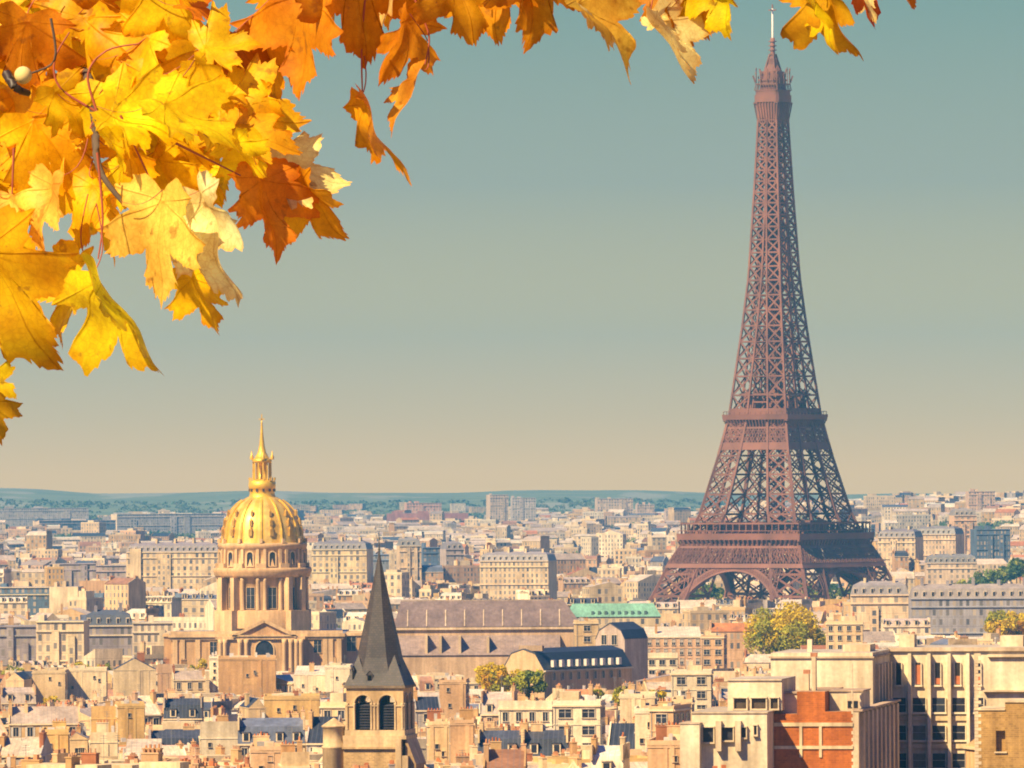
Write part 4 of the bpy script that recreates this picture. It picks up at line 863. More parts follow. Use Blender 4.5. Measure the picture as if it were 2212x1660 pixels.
def emit(h, W_, R_, C_, D_, far=False):
    """W_, R_: mesh builders of wall and roof; C_(), D_(): give a builder for one more chimney / dormer"""
    rnd = random.Random(h.seed); e = (math.cos(h.yaw), math.sin(h.yaw)); n = (-e[1], e[0]); w, dp, ze, rh = h.w, h.depth, h.ze, h.rh
    def jc(c, a=.1):
        k_ = 1 + rnd.uniform(-a, a); return tuple(v * k_ * (1 + rnd.uniform(-.02, .02)) for v in c)
    k0 = 1 + rnd.uniform(-.14, .12); wc = tuple(v * k0 for v in WC[h.wall]); k1 = 1 + rnd.uniform(-.2, .2); rc = tuple(v * k1 for v in RCOL[h.rk])
    p = lambda x, y: (h.fp[0][0] + e[0] * x + n[0] * y, h.fp[0][1] + e[1] * x + n[1] * y)
    P = lambda x, y, z: (*p(x, y), z)
    wm = WIN if (far and not h.blank) else WALL
    for i in range(4):
        side = i in (1, 3)
        W_.wallquad(h.fp[i], h.fp[(i + 1) % 4], h.zb, ze, WALL if (side and h.roof in ('gx', 'mx')) else wm, wc)
    def quad(a, b_, c_, d_, l): R_.face([a, b_, c_, d_], ROOF, rc, [(0, 0), (math.dist(a, b_), 0), (math.dist(a, b_), l), (0, l)])
    def fl(x0, x1, y0, y1, z0, z1, mbx, m, c, **k): mbx.prism([p(x0, y0), p(x1, y0), p(x1, y1), p(x0, y1)], z0, z1, m, c, **k)
    o = .25
    if h.roof == 'flat':
        fl(.01, w - .01, .01, dp - .01, ze - .1, ze, R_, ROOF, jc((.5, .46, .4)))
        fl(-.1, w + .1, -.1, .25, ze - .35, ze + rh * .18 + .4, W_, TRIM, wc); fl(-.1, w + .1, dp - .25, dp + .1, ze, ze + .7, W_, TRIM, wc); fl(-.1, .2, .25, dp - .25, ze, ze + .7, W_, TRIM, wc); fl(w - .2, w + .1, .25, dp - .25, ze, ze + .7, W_, TRIM, wc)
        a = rnd.uniform(.1, .5) * w; fl(a, a + w * rnd.uniform(.25, .45), dp * .3, dp * .8, ze, ze + rh, R_, WALL, jc(WC['pale cream']))
        for _ in range(rnd.randint(1, 4)):
            a, b_ = rnd.uniform(.5, w - 1.6), rnd.uniform(.8, dp - 2); s = rnd.uniform(.4, 1.2); fl(a, a + s, b_, b_ + s, ze, ze + rnd.uniform(.6, 1.6), R_, TRIM, jc((.5, .45, .4), .3))
    elif h.roof == 'gx':
        zr = ze + rh
        for sg, (ya, yb) in ((1, (-o, dp / 2)), (-1, (dp + o, dp / 2))):
            q = [P(0, ya, ze - .15), P(w, ya, ze - .15), P(w, yb, zr), P(0, yb, zr)]
            quad(*(q if sg > 0 else q[::-1]), dp / 2)
        for x in (0, w):
            f = [P(x, 0, ze), P(x, dp, ze), P(x, dp / 2, zr)]; W_.face(f if x else f[::-1], WALL, wc)
            a, b_ = (x - .02, x + .22) if x == 0 else (x - .22, x + .02)
            for ya, yb in ((-.1, dp / 2), (dp + .1, dp / 2)): W_.bar(P((a + b_) / 2, ya, ze + .12), P((a + b_) / 2, yb, zr + .12), .24, TRIM, jc(wc), .4)
    elif h.roof == 'gy':
        zr = ze + rh; s = rnd.choice((.5, .5, .35, .62))
        for x0, x1 in ((0, s * w), (w, s * w)):
            q = [P(x0, dp, ze), P(x0, -.02, ze), P(x1, -.02, zr), P(x1, dp, zr)]; q = [(a[0], a[1], a[2] + .06) for a in q]
            quad(*(q if x0 == 0 else q[::-1]), w / 2)
        W_.face([P(0, 0, ze), P(w, 0, ze), P(s * w, 0, zr)], WALL, wc); W_.face([P(w, dp, ze), P(0, dp, ze), P(s * w, dp, zr)], WALL, wc)
    elif h.roof == 'mx':
        zm, zr = ze + rh * .68, ze + rh; i1 = min(1.5, dp * .15)
        for sg in (1, -1):
            y0, y1, y2 = (0, i1, dp / 2) if sg > 0 else (dp, dp - i1, dp / 2)
            a = [P(0, y0, ze), P(w, y0, ze), P(w, y1, zm), P(0, y1, zm)]; b_ = [P(0, y1, zm), P(w, y1, zm), P(w, y2, zr), P(0, y2, zr)]
            a, b_ = (a, b_) if sg > 0 else (a[::-1], b_[::-1])
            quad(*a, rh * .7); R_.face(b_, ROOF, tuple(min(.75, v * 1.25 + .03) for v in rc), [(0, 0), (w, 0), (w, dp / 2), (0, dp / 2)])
        for x in (0, w):
            f = [P(x, 0, ze), P(x, dp, ze), P(x, dp - i1, zm), P(x, dp / 2, zr), P(x, i1, zm)]; W_.face(f if x else f[::-1], WALL, jc(wc))
            fl(x - (.3 if x else -.0), x + (0 if x else .3), .3, dp - .3, zm - .6, zr + .25, W_, WALL, jc(wc))
        fl(-.05, w + .05, -.35, .0, ze - .3, ze, W_, TRIM, jc(WC['pale cream']))
        nd = int(w / 2.9)
        for k in range(nd):
            x = (k + .5) * w / nd; D = D_(); fl(x - .65, x + .65, .12, i1 + .6, ze + .35, ze + 2.0, D, TRIM, jc(WC['pale cream'])); fl(x - .42, x + .42, .07, .12, ze + .55, ze + 1.8, D, GLASS, (.035, .04, .06)); fl(x - .75, x + .75, -.02, i1 + .8, ze + 2.0, ze + 2.12, D, ROOF, rc)
    elif h.roof == 'shed':
        zr = ze + rh; f = rnd.random() < .35
        ya, yb = (0, dp) if f else (dp, 0)
        q = [P(0, ya, ze), P(w, ya, ze), P(w, yb, zr), P(0, yb, zr)]; quad(*(q if f else q[::-1]), dp)
        W_.face([P(0, yb, ze), P(w, yb, ze), P(w, yb, zr), P(0, yb, zr)] if not f else [P(w, yb, ze), P(0, yb, ze), P(0, yb, zr), P(w, yb, zr)], WALL, wc)
        for x in (0, w):
            g = [P(x, 0, ze), P(x, dp, ze), P(x, yb, zr)]; W_.face(g if x else g[::-1], WALL, wc)
    if not far:                                               # flue lines, plaster patches, ledges, rainwater pipes
        for i in range(4):
            a, b_ = h.fp[i], h.fp[(i + 1) % 4]; l = math.dist(a, b_); dx, dy = (b_[0] - a[0]) / l, (b_[1] - a[1]) / l
            def strip(u0, u1, z0, z1, pr, c_, m_=WALL):
                q = [(a[0] + dx * u + dy * v, a[1] + dy * u - dx * v) for u, v in ((u0, pr), (u1, pr), (u1, 0), (u0, 0))]
                W_.prism(q, z0, z1, m_, c_, bottom=True)
            plain = (i == 0 and h.blank) or (i != 0 and h.roof in ('gx', 'mx', 'gy'))
            if plain:
                for _ in range(rnd.randint(0, 3)):
                    u = rnd.uniform(.08, .85) * l; strip(u, u + rnd.uniform(.35, .8), h.zb, ze - rnd.uniform(.1, .4), rnd.uniform(.05, .16), jc(wc, .16))
                if rnd.random() < .6:
                    u = rnd.uniform(.05, .6) * l; z_ = ze - rnd.uniform(1.5, 6); strip(u, u + rnd.uniform(.15, .38) * l, z_ - rnd.uniform(1.5, 4), z_, .03, jc(wc, .3))
                strip(-.06, l + .06, ze - .16, ze, .1, jc(wc, .2), TRIM)
            else:
                strip(-.08, l + .08, ze - .3, ze, .28, jc(WC['pale cream']), TRIM); strip(0, l, ze - 3.55, ze - 3.4, .12, jc(wc), TRIM); strip(.25, .37, h.zb, ze - .3, .12, (.32, .29, .26), TRIM)
                if rnd.random() < .5: strip(.3, l - .3, ze - 3.3, ze - 2.6, .45, (.10, .10, .11), TRIM) if h.roof != 'flat' and l > 5 and rnd.random() < .4 else None
    # chimney stacks with rows of clay pots
    for k in range(h.nch):
        C = C_()
        if h.roof in ('gx', 'mx') and k < 2:
            x = .35 if k == 0 else w - .35; y = rnd.uniform(.3, .6) * dp; l = rnd.uniform(1.6, 3.6); t_ = .65; ax = 0
        else:
            x = rnd.uniform(.15, .85) * w; y = rnd.uniform(.35, .8) * dp; l = rnd.uniform(1.2, 2.6); t_ = .7; ax = rnd.randint(0, 1)
        lx, ly = (t_, l) if ax == 0 else (l, t_)
        x = min(max(x, lx / 2), w - lx / 2); zt = ze + rh + rnd.uniform(.2, 1.3); cc = jc(WC[rnd.choice(('cream', 'buff', 'peach', 'tan', h.wall))], .12)
        if rnd.random() < .08: cc = jc((.42, .17, .08))
        fl(x - lx / 2, x + lx / 2, y - ly / 2, y + ly / 2, ze - .5, zt, C, WALL, cc); fl(x - lx / 2 - .07, x + lx / 2 + .07, y - ly / 2 - .07, y + ly / 2 + .07, zt, zt + .14, C, TRIM, cc)
        npot = max(2, int(l / (.45 if not far else .9)))
        pc = jc(rnd.choice(((.50, .17, .06), (.52, .24, .11), (.55, .33, .18), (.46, .25, .14))), .15)
        for q in range(npot):
            f = (q + .5) / npot - .5; a, b_ = (x, y + f * l) if ax == 0 else (x + f * l, y); hh = rnd.uniform(.25, .6); r = .13 if not far else .25
            c3 = p(a, b_)
            if not far: C.lathe(c3[0], c3[1], [(r, zt + .14), (r * .8, zt + .14 + hh)], 6, POT, pc, smooth=False)
            else: C.box(c3[0], c3[1], zt + .14, zt + .14 + hh, r * 2, r * 2, h.yaw, POT, pc)
    if not far and rnd.random() < .45:                        # aerial
        C = R_; x, y = rnd.uniform(.2, .8) * w, rnd.uniform(.4, .7) * dp; z1 = ze + rh + rnd.uniform(1.5, 3.5)
        C.bar(P(x, y, ze), P(x, y, z1), .07, TRIM, (.2, .2, .2))
        for q in range(3): C.bar(P(x - .5, y, z1 - .1 - q * .35), P(x + .5, y, z1 - .1 - q * .35), .05, TRIM, (.2, .2, .2))
    if not far and rnd.random() < .5:
        x, y = rnd.uniform(.2, .8) * w, rnd.uniform(.4, .6) * dp; fl(x, x + .5, y, y + .5, ze, ze + rh + .9, R_, TRIM, jc((.55, .5, .44), .3))
def individual(h, name, group='rooftop houses of the old town'):
    org = (h.fp[0][0], h.fp[0][1], h.zb); E = empty(name, org, h.label, h.cat, group)
    W_, R_ = MB(), MB(); ch, dm = [], []
    def C_(): ch.append(MB()); return ch[-1]
    def D_(): dm.append(MB()); return dm[-1]
    emit(h, W_, R_, C_, D_)
    W_.build('wall', STD, E, org); ro = R_.build('roof', STD, E, org)
    for c in ch: c.build('chimney', STD, ro, org)
    for c in dm: c.build('dormer', STD, ro, org)
    rnd = random.Random(h.seed + 5)
    st = rnd.choice(('plain', 'plain', 'shutter', 'blind')); ww_, wh = rnd.choice(((1.0, 1.8), (1.1, 1.9), (1.2, 1.5), (1.6, 1.4)))
    if h.roof == 'flat': st, ww_, wh = 'plain', rnd.choice((1.2, 1.8, 2.2)), 1.5
    for i in ((0, 1) if h.cx > -30 else (0, 3)):
        a, b_ = h.fp[i], h.fp[(i + 1) % 4]; l = math.dist(a, b_)
        blank = (i != 0 and h.roof in ('gx', 'mx', 'gy')) or (i == 0 and h.blank)
        if blank:
            for _ in range(rnd.randint(0, 3) if i == 0 else 0): wall_window(E, org, a, b_, rnd.uniform(.15, .85) * l, h.ze - rnd.uniform(1.5, 6), .6, .8, 'bare')
            continue
        nb = max(1, int(l / (ww_ + 1.35)))
        for fl_ in range(3):
            z = h.ze - .75 - wh - fl_ * 3.0
            if proj((a[0], a[1], z + wh))[1] > 1690 or z < h.zb: continue
            for k in range(nb): wall_window(E, org, a, b_, (k + .5) * l / nb, z, ww_, wh, st)
    return E
# houses whose walls and roofs can be picked out in the photograph: x0, x1, top, foot in view, distance, yaw, depth, roof, roof height, wall, roof kind, chimneys, blank, label
MAN = [
 (243, 333, 1418, 1493, 2200, .05, 14, 'gy', 3.2, 'pale cream', 'slate', 1, 1, 'tall pale cream gable house with three tiny windows in its blank wall'),
 (137, 226, 1443, 1493, 2180, .02, 12, 'flat', 1.2, 'pale cream', 'zinc', 1, 1, 'pale cream blank walled house immediately left of the tall pale gable house'),
 (68, 137, 1447, 1500, 2170, -.02, 12, 'flat', 1.2, 'cream', 'zinc', 1, 1, 'cream blank walled house two along to the left from the pale gable house'),
 (10, 48, 1447, 1502, 2160, -.15, 12, 'gy', 2.0, 'cream', 'slate', 0, 1, 'narrow cream end wall beside a dark gap at the left edge'),
 (450, 469, 1419, 1487, 2210, 0, 9, 'flat', 1.0, 'white', 'zinc', 0, 1, 'thin white stair wall at the left side of the broad tan blank wall'),
 (470, 592, 1421, 1487, 2190, .04, 14, 'flat', .8, 'tan', 'zinc', 0, 1, 'broad tan rendered blank wall below the arched window of the domed church'),
 (632, 700, 1438, 1486, 2180, -.05, 12, 'shed', 2.2, 'white', 'pale zinc', 1, 1, 'white blank walled house below the right end of the domed church'),
 (700, 752, 1440, 1486, 2170, -.05, 12, 'flat', 1.2, 'white', 'zinc', 1, 1, 'white house touching the left edge of the slate spire foot'),
 (338, 368, 1430, 1487, 2230, .1, 10, 'shed', 2.5, 'pinkish', 'slate', 1, 1, 'narrow pinkish wall with a dark slanting roof, right of the pale gable house'),
 (372, 440, 1446, 1485, 2200, .1, 11, 'gx', 2.4, 'pale cream', 'zinc', 2, 0, 'small pale cream house left of the thin white stair wall'),
 (16, 168, 1522, 1578, 1640, .06, 11, 'gx', 3.4, 'buff', 'zinc', 3, 0, 'long buff house under a plain grey zinc slope at the left'),
 (194, 252, 1520, 1577, 1620, .05, 13, 'shed', 2.6, 'ochre', 'zinc', 1, 1, 'yellow ochre blank wall with a slanted left edge'),
 (252, 308, 1521, 1578, 1610, .08, 13, 'flat', .8, 'ochre', 'zinc', 0, 1, 'brighter yellow ochre blank wall directly right of its slanted twin'),
 (298, 345, 1500, 1546, 1720, .4, 12, 'gx', 4, 'pinkish', 'pale zinc', 2, 0, 'pinkish house with a steep pale zinc roof above the yellow ochre walls'),
 (350, 432, 1506, 1542, 1700, .0, 11, 'mx', 4.2, 'grey', 'slate', 2, 0, 'dark slate mansard with a row of dormers, right of the yellow ochre walls'),
 (88, 143, 1577, 1612, 1330, .03, 10, 'flat', .8, 'ochre', 'zinc', 1, 1, 'low ochre party wall below the long grey zinc slope'),
 (148, 185, 1578, 1612, 1320, .03, 10, 'gy', 1.0, 'cream', 'zinc', 1, 1, 'small cream party wall next to the low ochre party wall'),
 (192, 250, 1577, 1614, 1310, .06, 10, 'shed', 1.6, 'pale cream', 'pale zinc', 1, 1, 'pale cream party wall under the yellow ochre blank walls'),
 (268, 343, 1596, 1627, 1250, .03, 10, 'shed', 2.2, 'white', 'pale zinc', 0, 1, 'white roofed low block below the right hand ochre wall'),
 (-10, 84, 1590, 1632, 1240, -.1, 12, 'gx', 2.6, 'grey', 'pale zinc', 2, 0, 'grey house with a wide pale zinc roof in the lower left corner'),
 (568, 686, 1506, 1545, 1700, .03, 12, 'flat', .8, 'ochre', 'zinc', 1, 1, 'long orange ochre rubble wall left of the belfry arches'),
 (534, 568, 1506, 1550, 1690, .2, 12, 'gy', 2, 'cream', 'slate', 1, 1, 'small cream gable attached to the left end of the orange ochre rubble wall'),
 (510, 654, 1550, 1618, 1400, .02, 11, 'mx', 4.4, 'pale cream', 'blue grey', 2, 0, 'pale cream house with five tall windows under a blue grey mansard'),
 (430, 510, 1555, 1598, 1430, .05, 12, 'shed', 3.0, 'white', 'pale zinc', 1, 1, 'white sloping roofed block left of the house with five tall windows'),
 (658, 722, 1548, 1585, 1390, -.1, 12, 'gx', 4.5, 'grey', 'slate', 1, 0, 'dark slate roofed house between the five windowed house and the stair turret'),
 (538, 606, 1618, 1665, 1130, .02, 12, 'flat', 1, 'peach', 'zinc', 1, 1, 'peach party wall at the bottom edge, midway between the dome and the spire'),
 (606, 664, 1622, 1665, 1110, .06, 12, 'shed', 2, 'cream', 'orange tile', 2, 0, 'cream house with an orange tiled slope at the bottom edge near the stair turret'),
 (970, 1018, 1562, 1617, 1280, .02, 9, 'flat', .8, 'peach', 'zinc', 1, 1, 'plain peach party wall right of the belfry'),
 (922, 968, 1565, 1608, 1290, .04, 9, 'flat', .8, 'cream', 'zinc', 2, 1, 'pair of cream party walls topped by orange pots, right of the belfry shaft'),
 (1028, 1125, 1580, 1612, 1270, -.05, 10, 'mx', 4.0, 'cream', 'slate', 2, 0, 'blue black slate mansard below the yellow green tree'),
 (1125, 1222, 1580, 1612, 1268, -.05, 10, 'mx', 4.0, 'cream', 'slate', 3, 0, 'blue black slate mansard next right from the one below the yellow green tree'),
 (1308, 1372, 1566, 1602, 1300, -.12, 10, 'gx', 4.4, 'white', 'slate', 0, 0, 'steep blue black slate roof leaning against a white party wall'),
 (1368, 1404, 1539, 1604, 1290, -.05, 10, 'flat', .8, 'white', 'zinc', 1, 1, 'narrow white party wall beside the steep blue black slate roof'),
 (1400, 1450, 1535, 1602, 1280, -.3, 10, 'flat', .8, 'peach', 'zinc', 1, 0, 'peach house with small windows left of the white terrace house'),
 (1192, 1292, 1524, 1602, 1400, -.08, 12, 'flat', 2.2, 'white', 'zinc', 1, 0, 'white modern flats with large windows and roof terraces in the middle of the roofs'),
 (1074, 1188, 1514, 1548, 1600, -.04, 12, 'shed', 1.6, 'white', 'pale zinc', 3, 0, 'row of white low houses below the yellow green tree'),
 (894, 948, 1506, 1562, 1500, .08, 11, 'gx', 2.4, 'grey', 'slate', 1, 0, 'grey white house with dark openings right of the belfry'),
 (946, 1002, 1474, 1540, 1680, -.05, 12, 'flat', 1, 'peach', 'zinc', 1, 1, 'tall peach party wall behind the grey white house right of the belfry'),
 (1036, 1106, 1496, 1556, 1640, -.1, 11, 'mx', 4.5, 'pinkish', 'zinc', 2, 0, 'pinkish house with grey zinc mansard left below the yellow green tree'),
 (1447, 1532, 1458, 1512, 1700, -.05, 12, 'flat', 1.6, 'white', 'zinc', 1, 0, 'stepped white flats left of the white terrace house upper storey'),
 (1336, 1410, 1507, 1540, 1560, -.05, 12, 'flat', 1.2, 'pale cream', 'zinc', 2, 1, 'pale cream party walls under the small olive trees'),
 (1448, 1490, 1520, 1560, 1400, -.05, 12, 'flat', 1.0, 'cream', 'zinc', 1, 1, 'cream party wall touching the left side of the white terrace house'),
 (1372, 1460, 1412, 1440, 2300, .0, 12, 'shed', 1.4, 'white', 'pale zinc', 1, 0, 'white house right beside the steep slate pavilion'),
 (1392, 1512, 1358, 1410, 2500, .02, 14, 'shed', 3.0, 'pinkish', 'pale zinc', 1, 0, 'long pinkish hall roof under the green copper roof'),
 (1512, 1560, 1380, 1430, 2420, -.1, 12, 'flat', 1.2, 'peach', 'zinc', 2, 0, 'peach house with chimneys between the pinkish hall and the big orange tree'),
 (1782, 1860, 1352, 1402, 2500, -.05, 12, 'flat', 2.2, 'cream', 'zinc', 2, 0, 'cream house directly right of the big orange tree'),
 (1242, 1289, 1347, 1402, 2200, .05, 9, 'flat', .6, 'cream', 'zinc', 1, 0, 'square cream tower house left of the steep slate pavilion'),
 (0, 74, 1480, 1520, 1900, .1, 12, 'mx', 3.6, 'peach', 'zinc', 2, 0, 'peach mansard house at the left edge above the long grey zinc slope'),
 (840, 900, 1640, 1680, 1090, .02, 11, 'gx', 2.4, 'cream', 'zinc', 2, 0, None),
 (1040, 1130, 1622, 1665, 1060, -.02, 12, 'gx', 2.4, 'tan', 'brown tile', 3, 0, 'tan house with brown tiled roof at the bottom edge, right of the belfry'),
 (1270, 1340, 1615, 1660, 1080, -.1, 12, 'mx', 4, 'pale cream', 'pale zinc', 2, 0, 'pale cream mansard at the bottom edge below the steep slate roof'),
 (1395, 1480, 1612, 1665, 1020, -.1, 12, 'flat', 1.2, 'peach', 'zinc', 2, 1, 'peach party wall with red pots at the bottom edge, left of the white terrace house'),
]
HOUSES = []
for i, (x0, x1, yt, yf, d, yaw, dp, roof, rh, wall, rk, nch, bl, lab) in enumerate(MAN):
    if lab is None: continue
    fp, w = front(x0, x1, d, yaw, dp); zt = zat(yt, d); rr = rh if roof in PITCHED + ('shed',) else 0
    h = mk(fp, w, d, yaw, dp, roof, gz(fp[0][0], d) - 2, zt - rr, rh, wall, rk, nch, 100 + i); h.label = lab; h.blank = bool(bl); h.man = True; h.ytop = yt
    h.cat = 'house'; HOUSES.append(h); keep(x0 + 3, x1 - 3, yf, d)
NM = len(HOUSES)
FOOT = [(h.cx, h.cy, math.hypot(h.w, h.depth) * .42) for h in HOUSES] + [(DX, DD, 46), (SX, SD, 9), (OB.x - 4, 1022, 16), (OB.x + 14, 1036, 17), (RB[0][0][0] + 5, 1000, 15), (TB[0][0][0] + 5, 990, 10), (WB[0][0][0] + 5, 985, 13)]
for k in range(7): FOOT.append((xat(860 + k * 62, HD), HD + 3, 15))
FOOT += [(xat(1140, 2090), 2092, 17), (xat(1250, 2110), 2105, 14), (xat(1320, 2145), 2147, 10)] + [(xat(1240 + k * 45, GD), GD + 6, 10) for k in range(5)]
random.seed(2024)
def patch_yaw(x, d): return .38 * math.sin(x * .021 + d * .0071) + .22 * math.sin(x * .05 - d * .013 + 1.3)
TALLN = lambda x, d: 3.2 * math.sin(x * .047 + d * .011) + 2.2 * math.sin(x * .12 - d * .023 + 2)
d = 800.0
autos = []
while d < 2500:
    step = 13.5 + (d - 800) * .0045; half = .0665 * d + 34
    x = -half - random.uniform(0, 8)
    while x < half:
        w = random.uniform(7, 16) * (1 + (d - 800) / 6000); dp = random.uniform(8.5, 12.5); dd = d + random.uniform(-3, 3); yaw = patch_yaw(x, d) + random.uniform(-.06, .06)
        if random.random() < .1: yaw += math.pi / 2 - .2
        cx_ = x + w / 2; z0 = gz(cx_, dd)
        roof = random.choices(('gx', 'mx', 'gy', 'flat', 'shed'), (26, 27, 15, 16, 16))[0]
        rh = {'gx': random.uniform(2.2, 3.6), 'mx': random.uniform(3.4, 4.8), 'gy': random.uniform(1.4, 3.4), 'flat': random.uniform(1.2, 2.6), 'shed': random.uniform(1, 2.6)}[roof]
        H = 19.5 + TALLN(cx_, dd) + random.gauss(0, 2.3) + (2.5 if roof == 'flat' else 0)
        fp = rect(cx_, dd + dp / 2, w, dp, yaw)
        xs = [proj((p_[0], p_[1], z0 + H))[0] for p_ in fp]; xa, xb = min(xs), max(xs); zlim = 1e9
        for hx0, hx1, yb, hd in HIDE:
            if hd > dd and xb > hx0 and xa < hx1: zlim = min(zlim, zat(yb + 2, dd + dp / 2))
        rr = rh + (2.2 if roof != 'flat' else .6)
        if z0 + H + rr > zlim: H = zlim - z0 - rr
        ok = H > 7
        for fx, fy, fr in FOOT:
            if (cx_ - fx) ** 2 + (dd + dp / 2 - fy) ** 2 < (fr + w * .4) ** 2: ok = False; break
        if ok and random.random() > .05:
            wall = random.choices(('cream', 'pale cream', 'buff', 'tan', 'pinkish', 'white', 'grey', 'ochre', 'peach'), (20, 26, 8, 4, 9, 26, 4, 5, 9))[0]
            rk = random.choices(('zinc', 'pale zinc', 'slate', 'brown tile', 'orange tile', 'blue grey'), (24, 36, 20, 7, 6, 8))[0]
            h = mk(fp, w, dd, yaw, dp, roof, z0 - 2, z0 + H, rh, wall, rk, random.choices((0, 1, 2, 3), (25, 38, 29, 8))[0], random.randint(0, 10 ** 6))
            h.blank = roof in ('gy', 'shed') and random.random() < .7; h.cat = 'house'; autos.append(h)
        x += w + random.choices((.4, 2.5, 6), (60, 25, 15))[0]
    d += step
# which of them show: march from near to far and keep the skyline
sky_ = np.full(2212, 1660.0); HOUSES += autos
for h in sorted(HOUSES, key=lambda q: q.d):
    a, b_ = int(max(0, h.x0)), int(min(2212, h.x1)); h.vis = 0.0
    if b_ > a:
        seg = sky_[a:b_]; h.vis = float(np.maximum(0, seg - h.ytop).sum()); np.minimum(seg, h.ytop, out=seg)
shown = sorted([h for h in autos if h.vis > 40], key=lambda q: -q.vis)[:205]
sid = set(id(h) for h in shown)
LMK = [('the domed church', 567, 1400), ('the slate spire', 818, 1440), ('the belfry', 818, 1560), ('the stair turret', 730, 1600), ('the broad tan blank wall', 530, 1452), ('the pale gable house', 288, 1450), ('the white window grid', 125, 1385), ('the ochre walls', 250, 1548), ('the long zinc slope', 90, 1545), ('the great hall', 1050, 1350), ('the tan slate gable', 1130, 1430), ('the yellow green tree', 1095, 1470), ('the big orange tree', 1690, 1380), ('the white terrace house', 1570, 1590), ('the red brick house', 1760, 1620), ('the office wing', 2020, 1420), ('the slate mansards', 1125, 1596), ('the white modern flats', 1240, 1560), ('the olive trees', 1370, 1497), ('the copper roof', 1320, 1320), ('the stepped white flats', 1490, 1480), ('the rubble wall', 625, 1525), ('the five windowed house', 580, 1585), ('the right edge tree', 2170, 1340)]
RW = {'gx': 'pitched', 'gy': 'gable', 'mx': 'mansard', 'flat': 'flat', 'shed': 'lean-to'}
NW = ('no', 'one', 'two', 'three')
def describe(h, lvl):
    xm, ym = (h.x0 + h.x1) / 2, h.ytop
    nm, lx, ly = min(LMK, key=lambda q: math.hypot(q[1] - xm, (q[2] - ym) * 1.6)); dx, dy = xm - lx, ym - ly
    hor = '' if abs(dx) < 30 else ('just ' if abs(dx) < 75 else 'well ') + ('left' if dx < 0 else 'right'); ver = 'below' if dy > 12 else 'above' if dy < -12 else ''
    rel = f'{ver} and {hor} of' if ver and hor else (f'{hor} of' if hor else (f'straight {ver}' if ver else 'hard by'))
    size = 'wide ' if h.w > 15 else 'narrow ' if h.w < 9 else ''
    roof = 'flat roof' if h.roof == 'flat' else f'{h.rk} {RW[h.roof]} roof'
    rel = rel.replace('just ', '') if lvl else rel
    base = f'{size}{h.wall} house, {roof}, '
    ch = '' if h.nch == 0 else f"{NW[h.nch]} chimney{'s' if h.nch > 1 else ''}, "
    return base + ch + rel + ' ' + nm
used = {}
for h in shown:
    h.label = describe(h, 0); used.setdefault(h.label, []).append(h)
def trim(lab):
    for a, b_ in ((' and just ', ' and '), (' and well ', ' and '), ('well ', 'far '), (' one chimney,', ''), (' roof,', ','), ('straight ', ''), (' the ', ' ')):
        if len(lab.replace('-', ' ').split()) <= 16: break
        lab = lab.replace(a, b_)
    return lab
for lab, hs in used.items():
    if len(hs) > 1:
        hs.sort(key=lambda q: q.ytop)
        words = ['upper', 'lower'] if len(hs) == 2 else ['highest', 'upper middle', 'middle', 'lower middle', 'lowest', 'bottom'][:len(hs)]
        for q, wd in zip(hs, words): q.label = wd + ' ' + lab
for h in shown: h.label = trim(h.label)
for h in HOUSES:
    if h.man or id(h) in sid: individual(h, 'town_house')
rest = [h for h in autos if id(h) not in sid]
print('houses', len(HOUSES), 'shown', len(shown), 'manual', NM, 'min vis', shown[-1].vis if shown else 0)
mbr = MB()
for h in rest: emit(h, mbr, mbr, lambda: mbr, lambda: mbr, far=True)
# the town beyond, down to the hills
random.seed(77)
d = 2520.0; SLB = [o_ for o_ in bpy.data.objects if o_.parent is None and o_.name.split('.')[0] in ('apartment_slab', 'glass_building', 'cream_house')]
far = MB(); cnt = 0
PARK = [(xat(1560, 4100), 4150, 150, 230), (xat(1800, 4300), 4350, 90, 200), (xat(2150, 4350), 4400, 75, 230), (xat(1560, 3800), 3850, 120, 200)]
def green(x, d):
    return math.sin(x * .013 + d * .0021 + .6) + .8 * math.sin(x * .027 - d * .0034 + 2.1) + .5 * math.sin(d * .006 + x * .004)
WOOD = []
WZ = [(xat(a, d_), d_, r_ * d_ / F, e_) for a, d_, r_, e_ in ((120, 9300, 210, 650), (340, 9700, 150, 450), (700, 9500, 170, 500), (1000, 9900, 150, 300), (1350, 9900, 200, 250), (120, 7900, 190, 650), (400, 8000, 150, 380), (760, 7700, 120, 300), (900, 8600, 140, 250), (1290, 7300, 190, 380), (1420, 8500, 90, 200), (1960, 6900, 70, 400), (2080, 8300, 120, 260), (40, 6600, 60, 200), (600, 6900, 90, 160))]
